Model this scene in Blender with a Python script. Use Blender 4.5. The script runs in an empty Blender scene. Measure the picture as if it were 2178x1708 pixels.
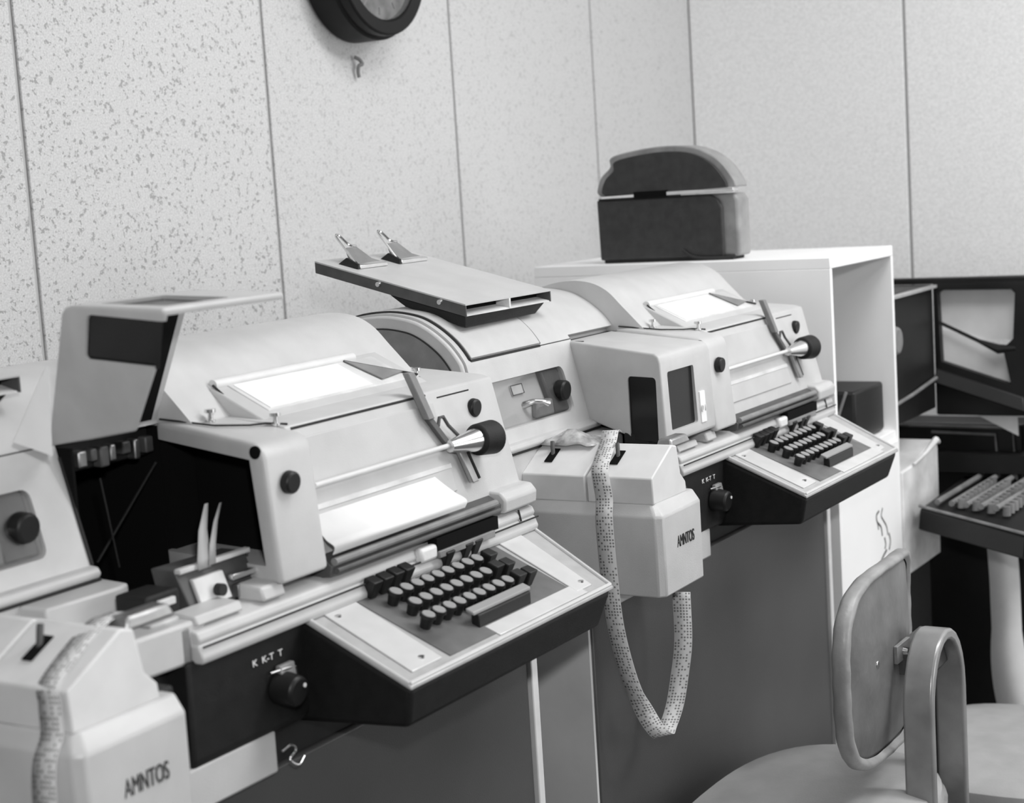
import bpy, bmesh, math, random
from mathutils import Vector, Matrix, Quaternion
random.seed(7)
S = bpy.context.scene
COL = S.collection
H = 1.28

# ------------------------------------------------------------------ camera
yaw, pitch, roll = 1.01879693, 0.127165324, -0.0635480056
fwd = Vector((math.sin(yaw)*math.cos(pitch), math.cos(yaw)*math.cos(pitch), -math.sin(pitch)))
rt = Vector((math.cos(yaw), -math.sin(yaw), 0)); up = rt.cross(fwd)
r2 = math.cos(roll)*rt + math.sin(roll)*up
u2 = -math.sin(roll)*rt + math.cos(roll)*up
cam_d = bpy.data.cameras.new('camera'); cam = bpy.data.objects.new('camera', cam_d); COL.objects.link(cam)
m = Matrix((r2, u2, -fwd)).transposed().to_4x4(); m.translation = (0, 0, H)
cam.matrix_world = m
cam_d.sensor_width = 36; cam_d.lens = 36*3600/2178
cam_d.clip_start = 0.05
cam_d.dof.use_dof = True; cam_d.dof.focus_distance = 2.2; cam_d.dof.aperture_fstop = 6.5
S.camera = cam

# ------------------------------------------------------------------ world, lights, exposure
w = bpy.data.worlds.new('world'); S.world = w; w.use_nodes = True
w.node_tree.nodes['Background'].inputs[0].default_value = (1, 1, 1, 1)
w.node_tree.nodes['Background'].inputs[1].default_value = 0.08
vs = S.view_settings
vs.view_transform = 'Standard'; vs.look = 'None'; vs.gamma = 1; vs.use_curve_mapping = False
vs.exposure = 0.12

def area(name, loc, target, sx, sy, power):
    L = bpy.data.lights.new(name, 'AREA'); L.shape = 'RECTANGLE'; L.size = sx; L.size_y = sy; L.energy = power
    o = bpy.data.objects.new(name, L); COL.objects.link(o); o.location = loc
    o.rotation_euler = (Vector(target)-Vector(loc)).to_track_quat('-Z', 'Y').to_euler()
    return o
# ceiling fluorescent troffers and the photographer's flash held just above the lens
area('ceiling_light', (2.2, 0.35, 2.68), (2.3, 0.45, 0), 1.0, 0.9, 24)
area('ceiling_light', (3.1, -0.7, 2.68), (3.5, -0.3, 0), 1.2, 0.6, 58)
area('ceiling_light', (0.2, 0.3, 2.68), (0.2, 0.3, 0), 0.6, 1.2, 4)
area('flash_lamp', (0.07, -0.04, 1.46), (2.3, 1.3, 0.95), 0.07, 0.07, 12)
area('front_key_light', (2.7, -2.5, 1.4), (2.5, 1.0, 0.8), 1.8, 1.5, 30)  # added broad key light for the front faces, no window there

# ------------------------------------------------------------------ materials
def mat(name, g, rough=0.5, metal=0.0, noise=0.0, nscale=40, bump=0.0, bscale=200, spec=0.5, trans=0.0, coat=0.0):
    m = bpy.data.materials.new(name); m.use_nodes = True
    nt = m.node_tree; b = nt.nodes['Principled BSDF']
    b.inputs['Base Color'].default_value = (g, g, g, 1)
    b.inputs['Roughness'].default_value = rough; b.inputs['Metallic'].default_value = metal
    b.inputs['Specular IOR Level'].default_value = spec
    b.inputs['Transmission Weight'].default_value = trans
    b.inputs['Coat Weight'].default_value = coat
    tc = nt.nodes.new('ShaderNodeTexCoord')
    if noise > 0:
        n = nt.nodes.new('ShaderNodeTexNoise'); n.inputs['Scale'].default_value = nscale; n.inputs['Detail'].default_value = 5
        nt.links.new(tc.outputs['Object'], n.inputs['Vector'])
        r = nt.nodes.new('ShaderNodeMapRange')
        r.inputs[1].default_value = 0.3; r.inputs[2].default_value = 0.7
        r.inputs[3].default_value = g*(1-noise); r.inputs[4].default_value = min(1, g*(1+noise))
        nt.links.new(n.outputs['Fac'], r.inputs[0])
        nt.links.new(r.outputs[0], b.inputs['Base Color'])
    if bump > 0:
        n2 = nt.nodes.new('ShaderNodeTexNoise'); n2.inputs['Scale'].default_value = bscale; n2.inputs['Detail'].default_value = 3
        nt.links.new(tc.outputs['Object'], n2.inputs['Vector'])
        bp = nt.nodes.new('ShaderNodeBump'); bp.inputs['Strength'].default_value = bump; bp.inputs['Distance'].default_value = 0.002
        nt.links.new(n2.outputs['Fac'], bp.inputs['Height']); nt.links.new(bp.outputs[0], b.inputs['Normal'])
    return m

M = dict(
    paint=mat('beige_enamel', 0.54, 0.42, noise=0.05, nscale=25, bump=0.12, bscale=700),
    paint2=mat('beige_enamel_lower', 0.52, 0.38, noise=0.06, nscale=18, bump=0.12, bscale=700),
    lid=mat('reader_lid_enamel', 0.68, 0.5, noise=0.05, nscale=30),
    black=mat('black_wrinkle_enamel', 0.012, 0.55, spec=0.3, noise=0.2, nscale=60, bump=0.3, bscale=900),
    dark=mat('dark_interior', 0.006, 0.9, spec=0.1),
    seam=mat('dark_gasket', 0.02, 0.8),
    console=mat('grey_console_enamel', 0.06, 0.4, noise=0.12, nscale=6, bump=0.1, bscale=500),
    consolelit=mat('flash_lit_console_enamel', 0.62, 0.5, noise=0.1, nscale=8),  # console enamel made paler, painting in flash light on the end face
    metal=mat('polished_metal', 0.75, 0.22, 1.0, noise=0.08, nscale=60),
    dullmetal=mat('dull_metal', 0.4, 0.45, 1.0, noise=0.2, nscale=50),
    grey=mat('mid_grey_enamel', 0.22, 0.5, noise=0.15, nscale=40),
    dgrey=mat('dark_grey_enamel', 0.075, 0.5, noise=0.2, nscale=40),
    bezel=mat('keyboard_bezel', 0.44, 0.3, noise=0.08, nscale=50, coat=0.3),
    plate=mat('bright_keyboard_plate', 0.62, 0.25, noise=0.05, nscale=30, coat=0.3),
    well=mat('keyboard_well', 0.14, 0.4, noise=0.35, nscale=14),
    key=mat('dark_key', 0.012, 0.45, spec=0.35),
    keytop=mat('key_top', 0.3, 0.4),
    keytopdark=mat('dark_key_top', 0.03, 0.4),
    glass=mat('window_smoke_glass', 0.012, 0.25, spec=0.25),
    paper=mat('white_paper', 0.85, 0.8, noise=0.03, nscale=30),
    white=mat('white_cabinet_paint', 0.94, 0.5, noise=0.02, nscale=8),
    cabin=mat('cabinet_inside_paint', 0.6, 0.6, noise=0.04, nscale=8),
    case=mat('dark_case_plastic', 0.03, 0.5, noise=0.25, nscale=60, bump=0.2, bscale=900),
    caselight=mat('grey_case_front', 0.26, 0.35, noise=0.25, nscale=25),
    vinyl=mat('grey_vinyl', 0.15, 0.42, noise=0.25, nscale=14, bump=0.5, bscale=45),
    vinyledge=mat('light_vinyl_edge', 0.3, 0.4, noise=0.2, nscale=30, bump=0.5, bscale=60),
    seat=mat('grey_seat_vinyl', 0.38, 0.5, noise=0.08, nscale=20, bump=0.15, bscale=300),
    ink=mat('black_lettering', 0.015, 0.6),
    mark=mat('white_lettering', 0.8, 0.5),
    floor=mat('floor_tile', 0.05, 0.6, noise=0.5, nscale=9, bump=0.3, bscale=60),
    ceil=mat('ceiling_paint', 0.45, 0.8, noise=0.03),
    worn=mat('worn_grey_enamel', 0.66, 0.5, noise=0.22, nscale=16, bump=0.2, bscale=120),
    machinec=mat('charcoal_enamel', 0.010, 0.45, spec=0.3, noise=0.3, nscale=10),
    trimc=mat('grey_trim', 0.2, 0.4, noise=0.3, nscale=30),
    clock=mat('clock_black', 0.008, 0.5, spec=0.25),
    seamback=mat('panel_joint', 0.5, 0.9),
)

def wall_mat(name, base, spot, sc):
    m = bpy.data.materials.new(name); m.use_nodes = True; nt = m.node_tree; b = nt.nodes['Principled BSDF']
    b.inputs['Roughness'].default_value = 0.85
    tc = nt.nodes.new('ShaderNodeTexCoord')
    # fissured acoustic board: irregular small pits
    n = nt.nodes.new('ShaderNodeTexNoise'); n.inputs['Scale'].default_value = sc; n.inputs['Detail'].default_value = 2.0; n.inputs['Roughness'].default_value = 0.55
    nt.links.new(tc.outputs['Object'], n.inputs['Vector'])
    r = nt.nodes.new('ShaderNodeMapRange'); r.inputs[1].default_value = 0.58; r.inputs[2].default_value = 0.68; r.inputs[3].default_value = 0; r.inputs[4].default_value = 1
    nt.links.new(n.outputs['Fac'], r.inputs[0])
    n3 = nt.nodes.new('ShaderNodeTexNoise'); n3.inputs['Scale'].default_value = 330; n3.inputs['Detail'].default_value = 2
    nt.links.new(tc.outputs['Object'], n3.inputs['Vector'])
    fine = nt.nodes.new('ShaderNodeMapRange'); fine.inputs[1].default_value = 0.3; fine.inputs[2].default_value = 0.7
    fine.inputs[3].default_value = base*0.86; fine.inputs[4].default_value = base*1.14
    nt.links.new(n3.outputs['Fac'], fine.inputs[0])
    mx = nt.nodes.new('ShaderNodeMix'); mx.data_type = 'RGBA'
    nt.links.new(r.outputs[0], mx.inputs[0]); nt.links.new(fine.outputs[0], mx.inputs[6])
    mx.inputs[7].default_value = (spot, spot, spot, 1)
    nt.links.new(mx.outputs[2], b.inputs['Base Color'])
    bp = nt.nodes.new('ShaderNodeBump'); bp.inputs['Strength'].default_value = 0.4; bp.inputs['Distance'].default_value = 0.002; bp.invert = True
    nt.links.new(r.outputs[0], bp.inputs['Height']); nt.links.new(bp.outputs[0], b.inputs['Normal'])
    return m
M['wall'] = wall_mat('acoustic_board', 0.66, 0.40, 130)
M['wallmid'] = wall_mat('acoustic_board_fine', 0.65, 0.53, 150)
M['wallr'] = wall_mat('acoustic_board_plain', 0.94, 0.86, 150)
M['tapeplain'] = mat('plain_tape', 0.4, 0.7)

def tape_mat():
    m = bpy.data.materials.new('punched_paper_tape'); m.use_nodes = True; nt = m.node_tree; b = nt.nodes['Principled BSDF']
    b.inputs['Roughness'].default_value = 0.7
    uv = nt.nodes.new('ShaderNodeUVMap')
    mp = nt.nodes.new('ShaderNodeMapping'); mp.inputs['Scale'].default_value = (6, 1, 1)
    nt.links.new(uv.outputs[0], mp.inputs[0])
    fr = nt.nodes.new('ShaderNodeVectorMath'); fr.operation = 'FRACTION'; nt.links.new(mp.outputs[0], fr.inputs[0])
    sb = nt.nodes.new('ShaderNodeVectorMath'); sb.operation = 'DISTANCE'; sb.inputs[1].default_value = (0.5, 0.5, 0)
    nt.links.new(fr.outputs[0], sb.inputs[0])
    fl = nt.nodes.new('ShaderNodeVectorMath'); fl.operation = 'FLOOR'; nt.links.new(mp.outputs[0], fl.inputs[0])
    wn = nt.nodes.new('ShaderNodeTexWhiteNoise'); wn.noise_dimensions = '3D'; nt.links.new(fl.outputs[0], wn.inputs['Vector'])
    g1 = nt.nodes.new('ShaderNodeMath'); g1.operation = 'LESS_THAN'; g1.inputs[1].default_value = 0.33; nt.links.new(sb.outputs['Value'], g1.inputs[0])
    g2 = nt.nodes.new('ShaderNodeMath'); g2.operation = 'LESS_THAN'; g2.inputs[1].default_value = 0.62; nt.links.new(wn.outputs['Value'], g2.inputs[0])
    mu = nt.nodes.new('ShaderNodeMath'); mu.operation = 'MULTIPLY'; nt.links.new(g1.outputs[0], mu.inputs[0]); nt.links.new(g2.outputs[0], mu.inputs[1])
    mx = nt.nodes.new('ShaderNodeMix'); mx.data_type = 'RGBA'; nt.links.new(mu.outputs[0], mx.inputs[0])
    mx.inputs[6].default_value = (0.6, 0.6, 0.6, 1); mx.inputs[7].default_value = (0.2, 0.2, 0.2, 1)
    nt.links.new(mx.outputs[2], b.inputs['Base Color'])
    return m
M['tape'] = tape_mat()

def pane_mat():
    m = bpy.data.materials.new('clear_pane'); m.use_nodes = True; nt = m.node_tree
    for n in list(nt.nodes): nt.nodes.remove(n)
    out = nt.nodes.new('ShaderNodeOutputMaterial'); mix = nt.nodes.new('ShaderNodeMixShader')
    t = nt.nodes.new('ShaderNodeBsdfTransparent'); t.inputs[0].default_value = (0.95, 0.95, 0.95, 1)
    g = nt.nodes.new('ShaderNodeBsdfGlossy'); g.inputs['Roughness'].default_value = 0.08
    lw = nt.nodes.new('ShaderNodeValue'); lw.outputs[0].default_value = 0.09
    nt.links.new(lw.outputs[0], mix.inputs[0]); nt.links.new(t.outputs[0], mix.inputs[1]); nt.links.new(g.outputs[0], mix.inputs[2])
    nt.links.new(mix.outputs[0], out.inputs[0])
    return m
M['pane'] = pane_mat()

# ------------------------------------------------------------------ helpers
ORG = Vector((0, 0, 0))
def finish(name, bm, material, parent=None, bevel=0.0, smooth=35, seg=2, org=None):
    o0 = ORG if org is None else Vector(org)
    bmesh.ops.remove_doubles(bm, verts=bm.verts, dist=1e-6)
    bmesh.ops.recalc_face_normals(bm, faces=bm.faces)
    me = bpy.data.meshes.new(name)
    for v in bm.verts: v.co -= o0
    bm.to_mesh(me); bm.free()
    me.materials.append(M[material] if isinstance(material, str) else material)
    for p in me.polygons: p.use_smooth = True
    me.set_sharp_from_angle(angle=math.radians(smooth))
    o = bpy.data.objects.new(name, me); COL.objects.link(o)
    if parent is not None: o.parent = parent
    if parent is None: o.location = o0
    if bevel > 0:
        md = o.modifiers.new('bevel', 'BEVEL'); md.width = bevel; md.segments = seg; md.limit_method = 'ANGLE'; md.angle_limit = math.radians(30)
    return o
def apply_mods(o):
    dg = bpy.context.evaluated_depsgraph_get(); dg.update()
    me = bpy.data.meshes.new_from_object(o.evaluated_get(dg))
    o.modifiers.clear(); o.data = me
    return o
def cut(o, bm_list):
    for bm in bm_list:
        bmesh.ops.recalc_face_normals(bm, faces=bm.faces)
        me = bpy.data.meshes.new('tmp_cut')
        par = o.parent
        bm.to_mesh(me); bm.free()
        c = bpy.data.objects.new('tmp_cut', me); COL.objects.link(c)
        c.location = -ORG; c.parent = par
        md = o.modifiers.new('b', 'BOOLEAN'); md.operation = 'DIFFERENCE'; md.object = c; md.solver = 'EXACT'
        bpy.context.view_layer.update()
        apply_mods(o)
        bpy.data.objects.remove(c); bpy.data.meshes.remove(me)
    me = o.data
    for p in me.polygons: p.use_smooth = True
    me.set_sharp_from_angle(angle=math.radians(30))
    return o
def B(bm, x0, x1, y0, y1, z0, z1):
    vs_ = [bm.verts.new((x, y, z)) for x in (x0, x1) for y in (y0, y1) for z in (z0, z1)]
    for f in ((0,1,3,2),(4,6,7,5),(0,4,5,1),(2,3,7,6),(0,2,6,4),(1,5,7,3)): bm.faces.new([vs_[i] for i in f])
    return bm
def box(*a): return B(bmesh.new(), *a)
def prism_x(pts, x0, x1, bm=None):      # pts in (y, z)
    bm = bm or bmesh.new(); a = [bm.verts.new((x0, y, z)) for y, z in pts]; b = [bm.verts.new((x1, y, z)) for y, z in pts]
    n = len(pts); bm.faces.new(a); bm.faces.new(b[::-1])
    for i in range(n): bm.faces.new((a[i], b[i], b[(i+1) % n], a[(i+1) % n]))
    return bm
def prism_y(pts, y0, y1, bm=None):      # pts in (x, z)
    bm = bm or bmesh.new(); a = [bm.verts.new((x, y0, z)) for x, z in pts]; b = [bm.verts.new((x, y1, z)) for x, z in pts]
    n = len(pts); bm.faces.new(a); bm.faces.new(b[::-1])
    for i in range(n): bm.faces.new((a[i], b[i], b[(i+1) % n], a[(i+1) % n]))
    return bm
def prism_z(pts, z0, z1, bm=None):
    bm = bm or bmesh.new(); a = [bm.verts.new((x, y, z0)) for x, y in pts]; b = [bm.verts.new((x, y, z1)) for x, y in pts]
    n = len(pts); bm.faces.new(a); bm.faces.new(b[::-1])
    for i in range(n): bm.faces.new((a[i], b[i], b[(i+1) % n], a[(i+1) % n]))
    return bm
def hexa(p8, bm=None):                  # bottom 4, top 4
    bm = bm or bmesh.new(); v = [bm.verts.new(p) for p in p8]
    for f in ((0,1,2,3),(4,5,6,7),(0,1,5,4),(1,2,6,5),(2,3,7,6),(3,0,4,7)): bm.faces.new([v[i] for i in f])
    return bm
def cyl(p0, p1, r0, r1=None, n=20, bm=None):
    bm = bm or bmesh.new(); p0 = Vector(p0); p1 = Vector(p1); r1 = r0 if r1 is None else r1
    d = (p1-p0).normalized(); a = d.orthogonal().normalized(); b = d.cross(a)
    A = [bm.verts.new(p0+r0*(math.cos(t)*a+math.sin(t)*b)) for t in [2*math.pi*i/n for i in range(n)]]
    Bv = [bm.verts.new(p1+r1*(math.cos(t)*a+math.sin(t)*b)) for t in [2*math.pi*i/n for i in range(n)]]
    bm.faces.new(A); bm.faces.new(Bv)
    for i in range(n): bm.faces.new((A[i], A[(i+1) % n], Bv[(i+1) % n], Bv[i]))
    return bm
def tube(pts, r, n=10, bm=None):
    bm = bm or bmesh.new(); pts = [Vector(p) for p in pts]; rings = []
    nrm = None
    for i, p in enumerate(pts):
        d = (pts[min(i+1, len(pts)-1)]-pts[max(i-1, 0)]).normalized()
        if nrm is None: nrm = d.orthogonal().normalized()
        nrm = (nrm-d*nrm.dot(d)).normalized(); b = d.cross(nrm)
        rr = r[i] if isinstance(r, (list, tuple)) else r
        rings.append([bm.verts.new(p+rr*(math.cos(t)*nrm+math.sin(t)*b)) for t in [2*math.pi*k/n for k in range(n)]])
    for a, c in zip(rings, rings[1:]):
        for k in range(n): bm.faces.new((a[k], a[(k+1) % n], c[(k+1) % n], c[k]))
    bm.faces.new(rings[0]); bm.faces.new(rings[-1])
    return bm
def crom(pts, k=6):
    P = [Vector(p) for p in pts]; P = [2*P[0]-P[1]]+P+[2*P[-1]-P[-2]]; out = []
    for i in range(1, len(P)-2):
        for j in range(k):
            t = j/k; a, b, c, d = P[i-1:i+3]
            out.append(0.5*((2*b)+(-a+c)*t+(2*a-5*b+4*c-d)*t*t+(-a+3*b-3*c+d)*t**3))
    out.append(P[-2]); return out
def crom2(pts, k=6): return [(p[0], p[1]) for p in crom([(a, b, 0) for a, b in pts], k)]
def ribbon(pts, widths, th=0.0006, material='tape', name='tape', parent=None, pitch=0.0042, org=(0, 0, 0)):
    # pts: centre line, widths: full-width vectors; UV u across, v along in hole pitches
    bm = bmesh.new(); uvl = bm.loops.layers.uv.new('UVMap'); L = 0; prev = None; rows = []
    for p, wv in zip(pts, widths):
        p = Vector(p); wv = Vector(wv)
        if prev is not None: L += (p-prev).length
        prev = p; rows.append((bm.verts.new(p-wv/2-Vector(org)), bm.verts.new(p+wv/2-Vector(org)), L/pitch))
    for a, b in zip(rows, rows[1:]):
        f = bm.faces.new((a[0], a[1], b[1], b[0]))
        for lp, uv in zip(f.loops, ((0, a[2]), (1, a[2]), (1, b[2]), (0, b[2]))): lp[uvl].uv = uv
    me = bpy.data.meshes.new(name); bm.to_mesh(me); bm.free(); me.materials.append(M[material])
    for p in me.polygons: p.use_smooth = True
    o = bpy.data.objects.new(name, me); COL.objects.link(o); o.location = org
    if parent: o.parent = parent
    md = o.modifiers.new('thickness', 'SOLIDIFY'); md.thickness = th
    return o
def text(name, s, loc, rx, height, material, parent, sx=1.0, depth=0.0004, rz=0):
    cu = bpy.data.curves.new(name, 'FONT'); cu.body = s; cu.size = height/0.7; cu.align_x = 'CENTER'; cu.align_y = 'CENTER'; cu.extrude = depth
    t = bpy.data.objects.new(name, cu); COL.objects.link(t); bpy.context.view_layer.update()
    dg = bpy.context.evaluated_depsgraph_get(); me = bpy.data.meshes.new_from_object(t.evaluated_get(dg))
    bpy.data.objects.remove(t)
    me.transform(Matrix.Translation(Vector(loc)-ORG) @ Matrix.Rotation(rz, 4, 'Z') @ Matrix.Rotation(rx, 4, 'X') @ Matrix.Diagonal((sx, 1, 1, 1)))
    me.materials.clear(); me.materials.append(M[material])
    o = bpy.data.objects.new(name, me); COL.objects.link(o); o.parent = parent
    return o
def root(name, loc, label, cat, group=None, kind=None):
    o = bpy.data.objects.new(name, None); COL.objects.link(o); o.location = loc; o.empty_display_size = 0.1
    tag(o, label, cat, group, kind); return o
def tag(o, label=None, cat=None, group=None, kind=None):
    if label: o['label'] = label
    if cat: o['category'] = cat
    if group: o['group'] = group
    if kind: o['kind'] = kind
    return o
def dup_tree(o, parent=None):
    c = o.copy(); COL.objects.link(c); c.parent = parent
    for ch in list(o.children): dup_tree(ch, c)
    return c

# ------------------------------------------------------------------ room shell
WY, WX = 1.9, 4.08
ORG = Vector((0, 0, 0))
wb = finish('wall_back', box(-1.6, WX+0.1, WY+0.008, WY+0.12, 0, 2.7), 'seamback'); tag(wb, kind='structure', label='back wall of speckled acoustic boards behind the machines')
wr = finish('wall_right', box(WX+0.008, WX+0.12, -3.2, WY+0.1, 0, 2.7), 'seamback'); tag(wr, kind='structure', label='right wall of pale boards behind the dark machine')
xs = [-1.6, -0.56, 0.03, 0.615, 1.20, 1.777, 2.345, 2.941, 3.545, WX]
for a, b in zip(xs, xs[1:]):
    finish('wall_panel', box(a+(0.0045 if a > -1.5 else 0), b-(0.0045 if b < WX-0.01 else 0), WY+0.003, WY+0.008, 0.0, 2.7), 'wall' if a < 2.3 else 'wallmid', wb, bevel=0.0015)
ys = [-3.2, -1.6, -0.99, -0.42, 0.17, 0.75, 1.333, WY]
for a, b in zip(ys, ys[1:]):
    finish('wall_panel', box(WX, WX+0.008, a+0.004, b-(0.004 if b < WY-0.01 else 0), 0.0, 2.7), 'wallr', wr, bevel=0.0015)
tag(finish('wall_left', box(-1.72, -1.6, -3.2, WY+0.1, 0, 2.7), 'grey'), kind='structure')
tag(finish('wall_front', box(-1.72, WX+0.12, -3.32, -3.2, 0, 2.7), 'ceil'), kind='structure')
tag(finish('floor', box(-1.72, WX+0.12, -3.32, WY+0.12, -0.1, 0), 'floor'), kind='structure')
tag(finish('ceiling', box(-1.72, WX+0.12, -3.32, WY+0.12, 2.7, 2.8), 'ceil'), kind='structure')
tag(finish('baseboard_back', box(-1.6, WX, WY-0.012, WY, 0, 0.09), 'dgrey'), kind='structure')

# ------------------------------------------------------------------ teleprinter machine (unit nearest the camera, lid open)
PITCH = 1.02
A0 = (1.27, 1.3, 0.0)
mA = root('teleprinter', A0, 'nearest beige teleprinter with its side lid standing open over a dark bay', 'teleprinter', 'beige teleprinter sets in a row')
ORG = Vector(A0)
P = lambda n, bm, m_, **k: finish(n, bm, m_, mA, **k)

# --- perforator section on the left: curved cover with a glazed window
def off(pts, d):
    out = []
    for i, (y, z) in enumerate(pts):
        a = pts[max(i-1, 0)]; b = pts[min(i+1, len(pts)-1)]; ty, tz = b[0]-a[0], b[1]-a[1]; l = math.hypot(ty, tz)
        out.append((y-tz/l*d, z+ty/l*d))
    return out
def seam3(name, pts, r=0.0016, mt='seam', n=6): return P(name, tube(pts, r, n), mt)
def slant(z): return 1.192+(z-0.943)*0.290
arch = crom2([(slant(1.045), 1.045), (1.2275, 1.062), (1.248, 1.087), (1.280, 1.110), (1.312, 1.122), (1.36, 1.1265), (1.42, 1.117), (1.465, 1.085), (1.50, 1.03)], 5)
prof = [(1.50, 0.88), (1.185, 0.88), (1.185, 0.936), (1.192, 0.943)] + arch
cov = P('perforator_cover', prism_x(prof, 0.858, 1.145), 'paint')
wz0, wz1 = 0.961, 1.026
def win_cut(x0, x1, z0, z1, depth0, depth1, rad=0.010):
    pts = []
    for cx, cz, a0 in ((x1-rad, z1-rad, 0), (x0+rad, z1-rad, 90), (x0+rad, z0+rad, 180), (x1-rad, z0+rad, 270)):
        for k in range(5):
            t = math.radians(a0+k*22.5); pts.append((cx+rad*math.cos(t), cz+rad*math.sin(t)))
    bm = bmesh.new()
    a = [bm.verts.new((x, slant(z)+depth0, z)) for x, z in pts]; b = [bm.verts.new((x, slant(z)+depth1, z)) for x, z in pts]
    n = len(pts); bm.faces.new(a); bm.faces.new(b[::-1])
    for i in range(n): bm.faces.new((a[i], b[i], b[(i+1) % n], a[(i+1) % n]))
    return bm
cut(cov, [win_cut(0.874, 1.098, wz0, wz1, -0.03, 0.055)])
P('window_bay', win_cut(0.873, 1.099, wz0-0.001, wz1+0.001, 0.016, 0.018), 'paint')  # pale backing stands in for the reflection across the pane
P('window_pane', win_cut(0.875, 1.097, wz0+0.001, wz1-0.001, 0.003, 0.005), 'pane')
P('punch_block', hexa([(1.052, 1.2045, 0.963), (1.096, 1.2045, 0.963), (1.096, 1.218, 0.963), (1.052, 1.218, 0.963), (1.046, 1.222, 1.024), (1.096, 1.222, 1.024), (1.096, 1.234, 1.024), (1.046, 1.234, 1.024)]), 'dgrey', bevel=0.003)
P('punch_base', hexa([(1.000, 1.205, 0.963), (1.053, 1.205, 0.963), (1.053, 1.213, 0.963), (1.000, 1.213, 0.963), (1.012, 1.208, 0.985), (1.053, 1.208, 0.985), (1.053, 1.22, 0.985), (1.012, 1.22, 0.985)]), 'grey', bevel=0.003)
P('tape_wheel', cyl((1.080, 1.216, 0.993), (1.080, 1.199, 0.992), 0.0145, n=28), 'key', bevel=0.003)
P('release_lever', tube([(0.990, 1.222, 0.982), (0.994, 1.205, 0.988), (1.004, 1.195, 0.987), (1.014, 1.193, 0.983)], [0.006, 0.004, 0.003, 0.0045]), 'metal')
P('instruction_plate', hexa([(0.968, 1.2225, 1.000), (0.998, 1.2225, 1.000), (0.998, 1.226, 1.000), (0.968, 1.226, 1.000), (0.968, 1.2262, 1.013), (0.998, 1.2262, 1.013), (0.998, 1.23, 1.013), (0.968, 1.23, 1.013)]), 'worn')
P('instruction_frame', tube([(0.968, 1.2215, 1.000), (0.998, 1.2215, 1.000), (0.998, 1.2255, 1.013), (0.968, 1.2255, 1.013), (0.968, 1.2215, 1.000)], 0.0007, 5), 'dgrey')
# hinged top with its dark joint
arch_top = [(y, z) for y, z in arch if z > 1.0605 and y < 1.46]
P('top_lid', prism_x(off(arch_top, 0.0030)+[(y, z) for y, z in reversed(off(arch_top, -0.001))], 0.8735, 1.056), 'paint', bevel=0.001)
sp = [(0.8700, y, z) for y, z in reversed(off(arch_top, 0.0008))]
sp += [(0.8725, arch_top[0][0]-0.001, 1.0595), (1.056, arch_top[0][0]-0.001, 1.0595)]
seam3('lid_joint', sp, 0.0021)
seam3('lid_joint', [(1.0585, y, z) for y, z in off(arch_top, 0.0006)], 0.0012)
seam3('lid_joint', [(1.0585, arch_top[0][0]-0.001, 1.0595), (1.145, arch_top[0][0]-0.001, 1.0595)], 0.0009)
seam3('cover_joint', [(1.1455, slant(1.047)-0.001, 1.047), (1.1455, slant(0.99)-0.001, 0.99), (1.1455, 1.191, 0.943)], 0.0020)
P('rear_cover', prism_x([(1.50, 1.054), (1.240, 1.054), (1.240, 1.060)]+[(y, z-0.001) for y, z in arch if z > 1.066], 1.1455, 1.285), 'paint')
# left end of the cover: rim, gasket and sunk end plate
P('end_rim', prism_x([(1.48, 0.90), (1.192, 0.90), (1.196, 0.95)]+off(arch, -0.003)[0:-2], 0.850, 0.859), 'paint', bevel=0.003)
P('end_plate', prism_x([(1.44, 0.93), (1.215, 0.93), (1.220, 0.99)]+off(arch, -0.020)[2:-6], 0.8475, 0.851), 'grey', bevel=0.001)  # grey colour paints in the shade on this left-facing end
seam3('end_gasket', [(0.8485, y, z) for y, z in off(arch, -0.0205)[1:-6]], 0.0014)
# lower lip and shelf of the perforator section
P('lower_lip', prism_x([(1.20, 0.930), (1.182, 0.931), (1.179, 0.936), (1.183, 0.942), (1.20, 0.944)], 0.850, 1.146), 'paint', bevel=0.002)
seam3('shelf_joint', [(0.850, 1.184, 0.9290), (1.148, 1.184, 0.9290)], 0.0016)
P('front_shelf', prism_z([(0.850, 1.195), (1.050, 1.195), (1.050, 1.062), (1.150, 1.056), (1.150, 1.24), (0.850, 1.24)], 0.862, 0.902), 'paint', bevel=0.004)
P('shelf_riser', prism_z([(0.850, 1.190), (1.045, 1.190), (1.045, 1.150), (1.135, 1.145), (1.150, 1.150), (1.158, 1.20), (1.150, 1.24), (0.850, 1.24)], 0.895, 0.9275), 'paint', bevel=0.003)

# --- bay for the side box, open on this unit: dark walls, floor, hinge rail
def shear(o, k0=0.32, k1=0.19):
    for v in o.data.vertices:
        x = v.co.x+ORG.x; y = v.co.y+ORG.y
        xl = x-(math.floor((x-1.084)/PITCH+0.2))*PITCH if x > 2 else x
        f = min(1, max(0, (xl-1.084)/0.166)); v.co.x += (y-1.05)*(k0+(k1-k0)*f)
    return o
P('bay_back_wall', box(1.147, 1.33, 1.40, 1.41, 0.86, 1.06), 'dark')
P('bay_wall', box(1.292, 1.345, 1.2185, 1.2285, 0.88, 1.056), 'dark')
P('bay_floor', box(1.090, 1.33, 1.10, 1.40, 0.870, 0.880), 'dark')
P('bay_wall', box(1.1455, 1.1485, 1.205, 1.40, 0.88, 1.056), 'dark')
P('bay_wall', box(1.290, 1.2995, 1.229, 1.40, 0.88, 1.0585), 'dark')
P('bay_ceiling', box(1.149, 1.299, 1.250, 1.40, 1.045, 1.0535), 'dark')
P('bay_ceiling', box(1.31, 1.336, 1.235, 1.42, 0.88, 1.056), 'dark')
P('hinge_rail', box(1.149, 1.285, 1.238, 1.250, 1.026, 1.056), 'black', bevel=0.002)
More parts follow.
